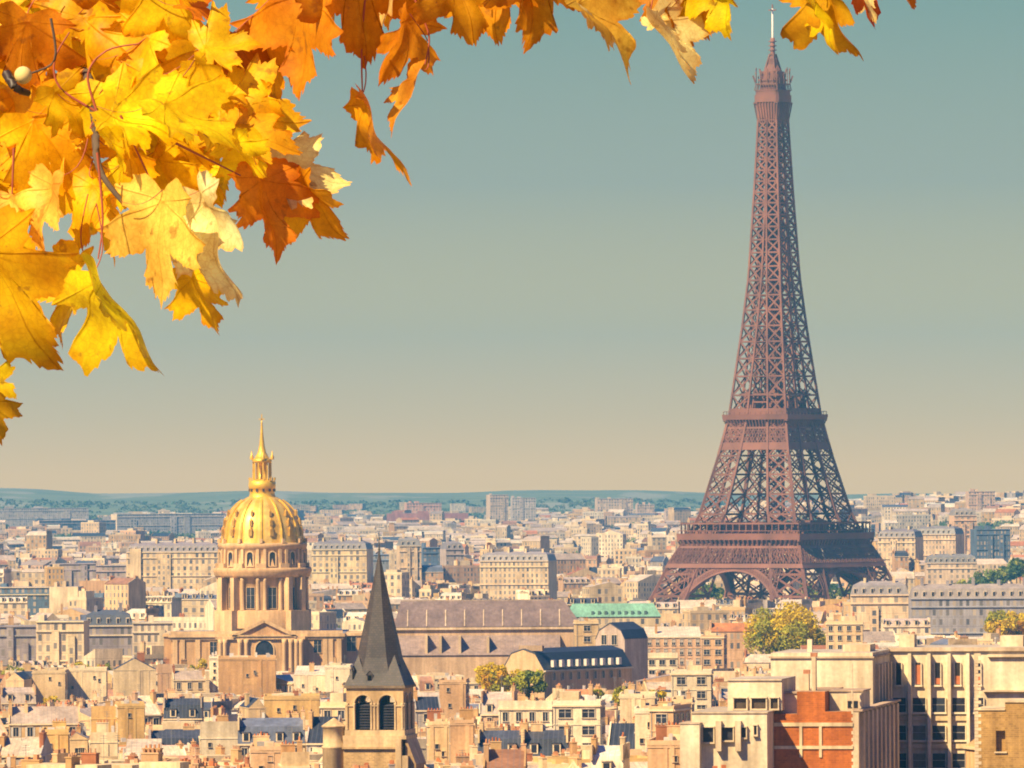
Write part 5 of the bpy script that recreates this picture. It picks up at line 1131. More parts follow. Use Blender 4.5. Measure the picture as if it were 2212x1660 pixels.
while d < 10300:
    far_f = (d - 2500) / 9000; step = 15 + 30 * far_f; half = .0668 * d + 60; x = -half
    while x < half:
        w = random.uniform(7, 17) * (1 + .5 * far_f) * random.choice((1, 1, 1, 1.7)); dp = random.uniform(9, 12) * (1 + .4 * far_f); dd = d + random.uniform(-.4, .4) * step; cx_ = x + w / 2
        x += w + random.choice((.5, 2, 8)) * (1 + far_f)
        if any(((cx_ - a) / c) ** 2 + ((dd - b_) / e_) ** 2 < 1 for a, b_, c, e_ in PARK): continue
        if abs(cx_ - EX) < 75 and abs(dd - ED) < 75: continue
        g = green(cx_, dd); lim = 1.25 - .9 * far_f
        if (g > lim and dd > 3300) or any(((cx_ - a) / c) ** 2 + ((dd - b_) / e_) ** 2 < 1 for a, b_, c, e_ in WZ):
            WOOD.append((cx_, dd)); continue
        z0 = gz(cx_, dd); tall = random.random() < .045 + .02 * far_f
        H = random.gauss(21.5, 3.4) + (random.uniform(6, 16) if tall else 0) - (4 * far_f)
        if dd < 3400: H = max(12, H - 1)
        roof = random.choices(('mx', 'flat', 'gx', 'gy', 'shed'), (30, 32, 18, 10, 10))[0] if dd < 5500 else random.choices(('flat', 'gx', 'mx'), (50, 25, 25))[0]
        rh = random.uniform(1.5, 4); yaw = patch_yaw(cx_, dd * .6) * 1.2
        fp = rect(cx_, dd, w, dp, yaw); xs = [proj((p_[0], p_[1], z0 + H))[0] for p_ in fp]; xa, xb = min(xs), max(xs); zlim = 1e9
        for hx0, hx1, yb, hd in HIDE:
            if hd > dd and xb > hx0 and xa < hx1: zlim = min(zlim, zat(yb + 1, dd))
        zlim = min(zlim, zat((1096 if CX + F * cx_ / dd < 1500 else 1068) if dd > 6000 else 1112, dd) + random.uniform(-3, 2))
        if z0 + H + rh + 1 > zlim: H = zlim - z0 - rh - 1
        if H < 6: continue
        wall = random.choices(('cream', 'pale cream', 'buff', 'tan', 'pinkish', 'white', 'grey', 'ochre', 'peach'), (26, 28, 9, 3, 9, 22, 3, 4, 8))[0]
        rk = random.choices(('zinc', 'pale zinc', 'slate', 'brown tile', 'orange tile', 'blue grey'), (26, 44, 8, 7, 6, 5))[0]
        h = mk(fp, w, dd, yaw, dp, roof, z0 - 2, z0 + H, rh, wall, rk, 0 if dd > 6000 else random.choice((0, 1, 2)), random.randint(0, 10 ** 6)); h.blank = False
        emit(h, far, far, lambda: far, lambda: (MB() if dd > 4500 else far), far=True); cnt += 1
    d += step
print('far', cnt, 'faces', len(far.f), len(mbr.f))
tag(mbr.build('hidden_rooftops', STD), 'the many smaller roofs and walls tucked between the town houses', 'rooftops', kind='stuff')
tag(far.build('distant_town', STD), 'dense cream and grey town stretching to the wooded hills', 'town', kind='stuff')
# ------------------------------------------------------------------ ground and hills
def terrain(name, ds, hw, ncol, mat, extra=None):
    vs, fs = [], []
    for d_ in ds:
        for i in range(ncol + 1):
            x = (-1 + 2 * i / ncol) * hw(d_); vs.append((x, d_, (extra or gz)(x, d_)))
    for r in range(len(ds) - 1):
        for i in range(ncol):
            a = r * (ncol + 1) + i; fs.append((a, a + 1, a + ncol + 2, a + ncol + 1))
    me = bpy.data.meshes.new(name); me.from_pydata(vs, [], fs); me.materials.append(mat)
    me.polygons.foreach_set('use_smooth', [True] * len(fs)); me.update()
    o_ = bpy.data.objects.new(name, me); col.objects.link(o_); tag(o_, kind='structure'); return o_
m, t, b, o = new_mat('ground')
t.links.new(noise_col(t, .02, (.20, .17, .13), (.34, .28, .20), 5), b.inputs['Base Color']); b.inputs['Roughness'].default_value = .95
terrain('ground', [-150, -60, 0, 15, 30, 60, 100, 150, 220, 320, 450, 600, 800, 1000, 1300, 1700, 2200, 2700, 3300, 4000, 4600, 5200, 5800, 6300, 6800, 7200, 7600, 8000, 8400, 8800, 9200, 9700, 10300, 11000, 11700], lambda d_: 150 + .11 * max(d_, 0), 60, MATS['ground'])
m, t, b, o = new_mat('wooded_hill')
c1 = noise_col(t, .012, (.13, .17, .07), (.22, .24, .10), 6)
c2 = noise_col(t, .006, (0, 0, 0), (1, 1, 1), 6, stretch=(1, .25, 1))
r_ = t.nodes.new('ShaderNodeValToRGB'); r_.color_ramp.elements[0].position = .62; r_.color_ramp.elements[1].position = .7; t.links.new(c2, r_.inputs[0])
t.links.new(mixrgb(t, 'MIX', math_n(t, 'MULTIPLY', r_.outputs[0], .35), c1, (.5, .42, .32)), b.inputs['Base Color']); b.inputs['Roughness'].default_value = 1
SIL = [(-400, 1046), (0, 1051), (90, 1053), (200, 1060), (330, 1062), (520, 1061), (700, 1060), (900, 1059), (1100, 1056), (1300, 1057), (1480, 1059), (1700, 1062), (1850, 1064), (2000, 1066), (2212, 1066), (2700, 1064)]
def hillz(x, d_):
    X = CX + F * x / d_; y = np.interp(X, [a for a, _ in SIL], [b_ for _, b_ in SIL])
    y += (X - CX) * .0061
    top = CAMZ - (y + 4 - YH) / F * 13500 + 1.6 * math.sin(x * .011) + .6 * math.sin(x * .03 + 1)
    k = min(1, max(0, (d_ - 9300) / 3900)); k = k * k * (3 - 2 * k); base = ground_z(min(d_, 11600)) - 3
    rol = 5 * math.sin(x * .006 + d_ * .0023) * math.sin(d_ * .0016) * (1 if d_ < 12800 else .2) * k
    return base + (top - base) * k + rol - (max(0, d_ - 13500) * .03)
terrain('hills', list(range(9300, 14600, 180)), lambda d_: 1500 + .02 * d_, 110, MATS['wooded_hill'], hillz)

# ------------------------------------------------------------------ trees
m, t, b, o = new_mat('foliage')
a = t.nodes.new('ShaderNodeAttribute'); a.attribute_name = 'col'
cc = mixrgb(t, 'MULTIPLY', 1, a.outputs['Color'], noise_col(t, .9, (.7, .75, .7), (1.2, 1.15, 1.1), 3))
t.links.new(cc, b.inputs['Base Color']); b.inputs['Roughness'].default_value = .7; b.inputs['Specular IOR Level'].default_value = .15
tr = t.nodes.new('ShaderNodeBsdfTranslucent'); t.links.new(cc, tr.inputs['Color']); ms_ = t.nodes.new('ShaderNodeMixShader'); ms_.inputs[0].default_value = .3
t.links.new(b.outputs[0], ms_.inputs[1]); t.links.new(tr.outputs[0], ms_.inputs[2]); t.links.new(ms_.outputs[0], o.inputs[0])
m, t, b, o = new_mat('bark'); t.links.new(noise_col(t, 6, (.05, .035, .025), (.14, .10, .07), 4), b.inputs['Base Color']); b.inputs['Roughness'].default_value = .95
def rdir(r):
    z = r.uniform(-1, 1); a_ = r.uniform(0, 2 * math.pi); s = math.sqrt(1 - z * z); return Vector((s * math.cos(a_), s * math.sin(a_), z))
def leafquad(mb, p, s, c, r, nrm=None):
    n_ = (rdir(r) + (nrm * .8 if nrm else Vector((0, 0, 0)))).normalized(); u_ = n_.orthogonal().normalized(); v_ = n_.cross(u_); a_ = r.uniform(0, 6.28)
    u2 = u_ * math.cos(a_) + v_ * math.sin(a_); v2 = v_ * math.cos(a_) - u_ * math.sin(a_); k = r.uniform(.6, 1)
    mb.face([p - u2 * s * .5, p - v2 * s * .35 * k, p + u2 * s * .5, p + v2 * s * .35 * k], 0, c)
def crown_mb(mb, c0, rx, rz, lobes, per, size, cols, r, ry=None):
    ry = ry or rx
    for _ in range(lobes):
        dv = rdir(r); k = r.uniform(.35, .8); lc = Vector((c0[0] + dv.x * rx * k, c0[1] + dv.y * ry * k, c0[2] + dv.z * rz * k)); lr = r.uniform(.22, .40) * min(rx, rz) * 1.15
        low = (lc.z - c0[2]) / rz; cl = cols[0] if r.random() < .55 + .35 * low else r.choice(cols[1:])
        for _ in range(per):
            q = rdir(r); rad = lr * r.uniform(.6, 1.05); pt = lc + Vector((q.x * rad, q.y * rad, q.z * rad * .85)); kk = r.uniform(.87, 1.13)
            leafquad(mb, pt, size * r.uniform(.7, 1.3), tuple(v * kk for v in cl), r, q)
OR_, YL, OL, GR_, DG = (.78, .45, .015), (.72, .52, .02), (.42, .40, .03), (.20, .25, .04), (.08, .14, .05)
def tree(name, label, xc, ytop, ybot, wd, dd, cols, lobes, per, size, seed, group=None, trunk=True):
    r = random.Random(seed); X0 = xat(xc, dd); zg = gz(X0, dd); zt, zb_ = zat(ytop, dd), zat(ybot, dd); rx = wd / 2 * dd / F
    zb_ = min(zb_, zt - rx * 1.2); rz = (zt - zb_) / 2; c0 = (X0, dd, (zt + zb_) / 2)
    E = empty(name, (X0, dd, zg), label, 'tree', group); org = (X0, dd, zg)
    mb = MB(); crown_mb(mb, c0, rx * .93, rz * .93, lobes, per, size, cols, r); mb.build('crown', ['foliage'], E, org)
    mb = MB(); zz = zb_ + rz * .6; tr_ = max(.25, rx * .05)
    mb.lathe(X0, dd, [(tr_ * 1.5, zg - .5), (tr_, zg + 2), (tr_ * .7, zz)], 8)
    for k in range(5):
        a_ = k * 1.25 + r.random(); mb.bar((X0, dd, zz - 2), (X0 + math.cos(a_) * rx * .5, dd + math.sin(a_) * rx * .5, zz + rz * .6), tr_ * .7)
    mb.build('trunk', ['bark'], E, org)
    return E
tree('plane_tree', 'large round tree with orange and green autumn leaves behind the cream office block', 1694, 1296, 1462, 204, 2600, (YL, OL, YL, OL, GR_), 90, 240, 1.05, 1)
tree('plane_tree', 'yellow green tree standing before the tan slate gable, its left half yellow', 1072, 1424, 1504, 116, 2000, (YL, OR_, YL, OL), 40, 120, .95, 2)
tree('plane_tree', 'greener tree joined to the right side of the yellow green tree', 1140, 1440, 1512, 108, 1960, (OL, GR_, OL, GR_), 36, 110, .95, 3)
tree('plane_tree', 'small olive tree left of the stepped white flats', 1352, 1480, 1520, 92, 1760, (OL, YL, GR_), 22, 60, .7, 4)
tree('plane_tree', 'small yellow olive tree right of its olive neighbour, beside the stepped white flats', 1414, 1486, 1514, 66, 1740, (YL, OL, GR_), 16, 60, .7, 5)
tree('plane_tree', 'tiny olive tree in front of the dark slate house', 1290, 1486, 1506, 40, 1800, (OL, YL), 10, 50, .6, 6)
tree('plane_tree', 'orange autumn tree cut by the right edge above the finned wing', 2176, 1320, 1366, 128, 2800, (YL, OR_, OL), 50, 110, 1.3, 7)
tree('plane_tree', 'low yellow bush below the white window grid house', 170, 1424, 1446, 66, 2420, (YL, OL, GR_), 12, 50, .9, 8)
tree('plane_tree', 'low olive bush right of the yellow bush below the white window grid', 222, 1424, 1448, 56, 2410, (OL, YL, GR_), 12, 50, .9, 9)
tree('plane_tree', 'yellow hedge like tree at the foot of the church left wall', 430, 1418, 1434, 70, 2420, (YL, OL), 12, 40, .9, 10)
tree('plane_tree', 'olive bush at the far left below the grey apartment house', 30, 1428, 1450, 74, 2430, (OL, YL, GR_), 12, 40, .9, 11)
tree('plane_tree', 'small yellow shrub on the roofs under the cream blank walls', 108, 1490, 1508, 60, 2100, (YL, OL), 10, 40, .8, 12)
rt = random.Random(9)
for i in range(13):                                          # park trees right of the tower
    xc = 2075 + i * 13 + rt.uniform(-6, 6); yt = 1262 - i * 5.2 + rt.uniform(-6, 6)
    tree('park_tree', 'dark green park tree, one of the wooded slope below the dark blue glass block', xc, yt, yt + 50, 58, 4330 + rt.uniform(-120, 150), (GR_, DG, DG, OL), 14, 34, 2.2, 50 + i, 'park trees at the right')
for i in range(12):                                          # trees by the foot of the tower
    xc = (1500 + i * 11) if i < 6 else 1735 + (i - 6) * 22; yt = 1266 + rt.uniform(-10, 6) - (4 if i >= 6 else 0)
    tree('park_tree', 'hazy green tree under the arches of the iron tower' if i < 6 else 'hazy green tree behind the right leg of the iron tower', xc + rt.uniform(-4, 4), yt, yt + 45, 50, 4250 + rt.uniform(-60, 260), (GR_, OL, DG), 10, 30, 2.2, 80 + i, 'park trees under the arches' if i < 6 else 'park trees behind the right leg')
# far woods: one mass
mb = MB(); rw = random.Random(4)
for (x, dd) in WOOD:
    if rw.random() < .75:
        for _ in range(1 if dd < 7000 else 2):
            xx, yy = x + rw.uniform(-12, 12), dd + rw.uniform(-14, 14); hh = rw.uniform(11, 19); R = rw.uniform(5, 9); z0 = gz(xx, yy); cl = rw.choice(((.09, .14, .05), (.13, .17, .06), (.18, .20, .06)))
            for _ in range(26):
                q = rdir(rw); leafquad(mb, Vector((xx + q.x * R, yy + q.y * R, z0 + hh * .55 + q.z * hh * .45)), R * .85, tuple(v * rw.uniform(.8, 1.25) for v in cl), rw, q)
for _ in range(2200):
    yy = rw.uniform(10200, 11900); xx = rw.uniform(-1, 1) * (.07 * yy + 60); z0 = hillz(xx, yy); R = rw.uniform(3, 6); cl = rw.choice(((.14, .17, .07), (.18, .20, .08)))
    for _ in range(14):
        q = rdir(rw); q.z = abs(q.z); leafquad(mb, Vector((xx + q.x * R, yy + q.y * R, z0 + q.z * R * .7)), R * .9, tuple(v * rw.uniform(.8, 1.2) for v in cl), rw, q)
tag(mb.build('woodland', ['foliage']), 'hazy green woods between the far houses and on the hills', 'woods', kind='stuff')
print('wood', len(WOOD))
# pale houses scattered on the hill slopes
mb = MB()
for _ in range(170):
    yy = rw.uniform(9800, 11300); xx = rw.uniform(-1, 1) * (.068 * yy + 40); z0 = hillz(xx, yy)
    if math.sin(xx * .01 + yy * .002) > -.1: mb.box(xx, yy, z0 - 6, z0 + rw.uniform(7, 14), rw.uniform(12, 36), 14, rw.uniform(-.4, .4), WIN, jit(rw.choice((WC['cream'], WC['pinkish'], WC['white'], WC['grey']))))
tag(mb.build('hillside_houses', STD), 'pale houses scattered over the far wooded slopes', 'houses', kind='stuff')

# ------------------------------------------------------------------ maple tree close to the camera
MD = 12.0
def leaf_material():
    m, t, b, o = new_mat('maple_leaf')
    a = t.nodes.new('ShaderNodeAttribute'); a.attribute_name = 'col'; v = t.nodes.new('ShaderNodeAttribute'); v.attribute_name = 'vein'
    tcn = t.nodes.new('ShaderNodeTexCoord')
    c = mixrgb(t, 'MULTIPLY', 1, a.outputs['Color'], noise_col(t, 14, (.82, .62, .5), (1.1, 1.14, 1.2), 3))
    c = mixrgb(t, 'MULTIPLY', 1, c, noise_col(t, 90, (.88, .82, .8), (1.08, 1.08, 1.1), 3))
    sp_ = noise_col(t, 40, (0, 0, 0), (1, 1, 1), 4); r = t.nodes.new('ShaderNodeValToRGB'); r.color_ramp.elements[0].position = .8; r.color_ramp.elements[1].position = .98; t.links.new(sp_, r.inputs[0])
    c = mixrgb(t, 'MIX', math_n(t, 'MULTIPLY', r.outputs[0], .55), c, (.30, .10, .02))
    lu = t.nodes.new('ShaderNodeAttribute'); lu.attribute_name = 'blade'
    vo = t.nodes.new('ShaderNodeTexVoronoi'); vo.feature = 'DISTANCE_TO_EDGE'; vo.inputs['Scale'].default_value = 17; t.links.new(lu.outputs['Vector'], vo.inputs['Vector'])
    rv = t.nodes.new('ShaderNodeValToRGB'); rv.color_ramp.elements[0].color = (.80, .66, .5, 1); rv.color_ramp.elements[1].color = (1, 1, 1, 1); rv.color_ramp.elements[1].position = .09; t.links.new(vo.outputs['Distance'], rv.inputs[0])
    c = mixrgb(t, 'MULTIPLY', .5, c, rv.outputs[0])
    vp = math_n(t, 'POWER', v.outputs['Fac'], 2.2)
    c = mixrgb(t, 'MULTIPLY', math_n(t, 'MULTIPLY', vp, .75), c, (.72, .5, .35))
    t.links.new(c, b.inputs['Base Color']); b.inputs['Roughness'].default_value = .5; b.inputs['Specular IOR Level'].default_value = .25
    bp = t.nodes.new('ShaderNodeBump'); bp.inputs['Strength'].default_value = .5; bp.inputs['Distance'].default_value = .004
    t.links.new(vp, bp.inputs['Height']); t.links.new(bp.outputs[0], b.inputs['Normal'])
    tr = t.nodes.new('ShaderNodeBsdfTranslucent'); t.links.new(c, tr.inputs['Color']); mx_ = t.nodes.new('ShaderNodeMixShader'); mx_.inputs[0].default_value = .52
    t.links.new(b.outputs[0], mx_.inputs[1]); t.links.new(tr.outputs[0], mx_.inputs[2]); t.links.new(mx_.outputs[0], o.inputs[0])
    return m
leaf_material()
m, t, b, o = new_mat('petiole'); b.inputs['Base Color'].default_value = (.33, .07, .03, 1); b.inputs['Roughness'].default_value = .6
HALF = [(0, 1.0), (.05, .95), (.10, .90), (.12, .86), (.19, .83), (.25, .77), (.21, .70), (.21, .64), (.20, .54), (.28, .565), (.37, .60), (.45, .61), (.56, .63), (.70, .62), (.63, .53), (.64, .48), (.76, .41), (.60, .335), (.50, .29), (.46, .27), (.33, .20), (.44, .16), (.46, .10), (.58, .02), (.44, -.02), (.40, -.03), (.36, -.09), (.24, -.12), (.12, -.06), (.03, -.0)]
def densify(P_):
    o_ = []
    for (a_, b_) in zip(P_, P_[1:]):
        o_ += [a_, ((a_[0] * 2 + b_[0]) / 3, (a_[1] * 2 + b_[1]) / 3), ((a_[0] + b_[0] * 2) / 3, (a_[1] + b_[1] * 2) / 3)]
    return o_ + [P_[-1]]
RH = densify(HALF); OUTL = RH + [(-x, y) for x, y in reversed(RH[1:])]
TIPS = {0, 13 * 3, 16 * 3, 23 * 3, len(OUTL) - 13 * 3, len(OUTL) - 16 * 3, len(OUTL) - 23 * 3} - {13 * 3, len(OUTL) - 13 * 3}
LC = (0.0, .10); NR = 7
def make_leaf(parent, base, tip, roll, colr, dep=0.0, tilt=0.0, fold=.25, curl=.3, seed=0, lit=None, wide=1.0, pet=None, org=None):
    r = random.Random(seed); dd = MD + dep; colr = (min(.96, colr[0] * 1.1), colr[1] * 1.14, colr[2])
    A_, B_ = px(*base, dd), px(*tip, dd); ax = B_ - A_; ax.y = 0; ln = ax.length / math.cos(tilt); ax.normalize()
    s0 = Vector((-ax.z, 0, ax.x)) * -1; s0 = Vector((ax.z, 0, -ax.x)); n0 = Vector((0, -1, 0))
    a3 = ax * math.cos(tilt) + n0 * math.sin(tilt); n1 = n0 * math.cos(tilt) - ax * math.sin(tilt)
    if lit is not None:
        f_ = lambda q: (n1 * math.cos(q) - s0 * math.sin(q)).dot(-SUNV)
        roll = abs(roll) if (f_(abs(roll)) > f_(-abs(roll))) == lit else -abs(roll)
    s = s0 * math.cos(roll) + n1 * math.sin(roll); n_ = n1 * math.cos(roll) - s0 * math.sin(roll)
    ph = [r.uniform(0, 6.28) for _ in range(5)]; sk = r.uniform(-.14, .14); asy = 1 + r.uniform(-.12, .12); wav = r.uniform(.02, .05)
    jr = [1 + r.uniform(-.05, .05) for _ in OUTL]; top_curl = r.uniform(-.4, .4)
    vs, vein, cols, bl = [], [], [], []
    def place(x, y):
        bl.append((x + seed, y, 0))
        x = x * wide * (asy if x > 0 else 1 / asy) + sk * y * y
        z = abs(x) * fold - curl * max(0, y) ** 2 * .55 - .35 * curl * x * x + wav * math.sin(9 * y + ph[0] + 4 * x) + wav * .7 * math.sin(13 * x + ph[1]) + top_curl * .25 * max(0, y - .55) ** 2 * 4 * .5
        p_ = A_ + (s * x + a3 * y + n_ * z) * ln; vs.append(p_)
    place(*LC); vein.append(1.0); cols.append(1.0)
    NO = len(OUTL)
    for k in range(1, NR + 1):
        f = (k / NR) ** .85
        for j, (x, y) in enumerate(OUTL):
            g = f * (jr[j] if k == NR else 1)
            place(LC[0] + (x - LC[0]) * g, LC[1] + (y - LC[1]) * g)
            vein.append(1.0 if j in TIPS else (.55 if k % 2 == 0 and False else 0.0)); cols.append(1.0 if k < NR else .82)
    fs = [(0, 1 + (j + 1) % NO, 1 + j) for j in range(NO)]
    for k in range(NR - 1):
        b0, b1 = 1 + k * NO, 1 + (k + 1) * NO
        fs += [(b0 + j, b0 + (j + 1) % NO, b1 + (j + 1) % NO, b1 + j) for j in range(NO)]
    nl = len(vs); mi = [0] * len(fs)
    if pet is not None:                                       # leaf stalk
        Q = px(*pet, dd + .02) if not isinstance(pet, Vector) else pet; prev = None; rad = .0011
        for k in range(7):
            f = k / 6; c_ = A_.lerp(Q, f) + Vector((.01 * math.sin(ph[2]), 0, -.012)) * math.sin(math.pi * f); i0 = len(vs)
            for q in range(5): an = q * 1.2566; vs.append(c_ + Vector((math.cos(an), math.sin(an), .3 * math.sin(an))) * rad); vein.append(0); cols.append(1)
            if k:
                for q in range(5): fs.append((i0 - 5 + q, i0 - 5 + (q + 1) % 5, i0 + (q + 1) % 5, i0 + q)); mi.append(1)
    O_ = Vector(org)
    me = bpy.data.meshes.new('leaf'); me.from_pydata([v - O_ for v in vs], [], fs); me.materials.append(MATS['maple_leaf']); me.materials.append(MATS['petiole'])
    me.polygons.foreach_set('use_smooth', [True] * len(fs)); me.polygons.foreach_set('material_index', mi)
    va = me.attributes.new('vein', 'FLOAT', 'POINT'); va.data.foreach_set('value', vein)
    bl += [(0, 0, 0)] * (len(vs) - len(bl)); ba_ = me.attributes.new('blade', 'FLOAT_VECTOR', 'POINT'); ba_.data.foreach_set('vector', [q for b3 in bl for q in b3])
    ca = me.color_attributes.new('col', 'FLOAT_COLOR', 'POINT'); kk = 1 + r.uniform(-.12, .12)
    ed = (1.0, .80, .6) ; arr = np.ones((len(vs), 4), 'f')
    for q in range(len(vs)): arr[q, :3] = [colr[i] * kk * (1 if cols[q] == 1.0 else ed[i]) for i in range(3)]
    ca.data.foreach_set('color', arr.ravel()); me.update()
    ob = bpy.data.objects.new('leaf', me); col.objects.link(ob); ob.parent = parent; return ob
MO = Vector((-3.2, 12.6, ground_z(12.6))); MT = empty('maple_tree', MO, 'maple tree with yellow and orange autumn leaves hanging close overhead', 'tree')
def tube(mb, pts, r0, r1, n=7):
    pts = [Vector(p) for p in pts]; k = len(pts); i0 = len(mb.v)
    for i, p in enumerate(pts):
        dv = (pts[min(i + 1, k - 1)] - pts[max(i - 1, 0)]).normalized(); u_ = dv.orthogonal().normalized(); v_ = dv.cross(u_); rr = r0 + (r1 - r0) * i / (k - 1)
        for q in range(n): a_ = 2 * math.pi * q / n; mb.v.append(tuple(p + (u_ * math.cos(a_) + v_ * math.sin(a_)) * rr))
    for i in range(k - 1):
        for q in range(n):
            mb.f.append((i0 + i * n + q, i0 + i * n + (q + 1) % n, i0 + (i + 1) * n + (q + 1) % n, i0 + (i + 1) * n + q)); mb.m.append(0); mb.c.append((.1, .07, .05)); mb.smooth.append(True); mb.uv.extend([(0, 0)] * 4)
def curve(pts, n=8):
    o_ = []; P_ = [Vector(p) for p in pts]; P_ = [P_[0]] + P_ + [P_[-1]]
    for i in range(1, len(P_) - 2):
        for k in range(n):
            f = k / n; p0, p1, p2, p3 = P_[i - 1:i + 3]
            o_.append(.5 * ((2 * p1) + (p2 - p0) * f + (2 * p0 - 5 * p1 + 4 * p2 - p3) * f * f + (3 * p1 - p0 - 3 * p2 + p3) * f ** 3))
    return o_ + [P_[-2]]
mb = MB(); tube(mb, curve([MO + Vector((0, 0, -.4)), MO + Vector((.05, 0, 3)), MO + Vector((-.1, .1, 7)), MO + Vector((.1, .1, 10.5)), MO + Vector((.3, 0, 14))]), .24, .07, 14); mb.build('trunk', ['bark'], MT, MO)
def branch(pts, r0, r1, name='branch'):
    mb = MB(); tube(mb, curve(pts), r0, r1); return mb.build(name, ['bark'], MT, MO)
T0 = MO + Vector((-.05, .1, 8.2))
B1 = branch([T0, px(-900, -260, 12.5), px(-420, -240, 12.3), px(-60, -150, 12.2)], .05, .014)
mb = MB(); tube(mb, curve([px(-60, -150, 12.2), px(90, -40, 12.2), px(175, 120, 12.2), px(203, 240, 12.05), px(209, 340, 11.97), px(225, 385, 11.92), px(264, 436, 11.9)]), .010, .0035); o_ = mb.build('twig', ['bark'], B1, MO)
B2 = branch([T0 + Vector((.02, 0, .5)), px(-700, -420, 12.4), px(100, -340, 12.3), px(600, -230, 12.2), px(860, -150, 12.1)], .04, .005)
B3 = branch([T0 + Vector((.05, 0, .9)), px(-300, -560, 12.5), px(700, -420, 12.4), px(1300, -260, 12.3), px(1620, -190, 12.2), px(1930, -120, 12.1)], .035, .004)
def twig(par, pts, r0=.0022, r1=.0011, dep=0.0, mat='petiole'):
    mb = MB(); tube(mb, curve([px(x, y, MD + dep) for x, y in pts], 5), r0, r1, 6); o_ = mb.build('twig', [mat], par, MO); return o_
Yc, Oc, Dc, Rc, Pc, Ac = (.95, .72, .012), (.95, .57, .010), (.86, .42, .012), (.80, .30, .015), (.93, .78, .34), (.95, .64, .012)
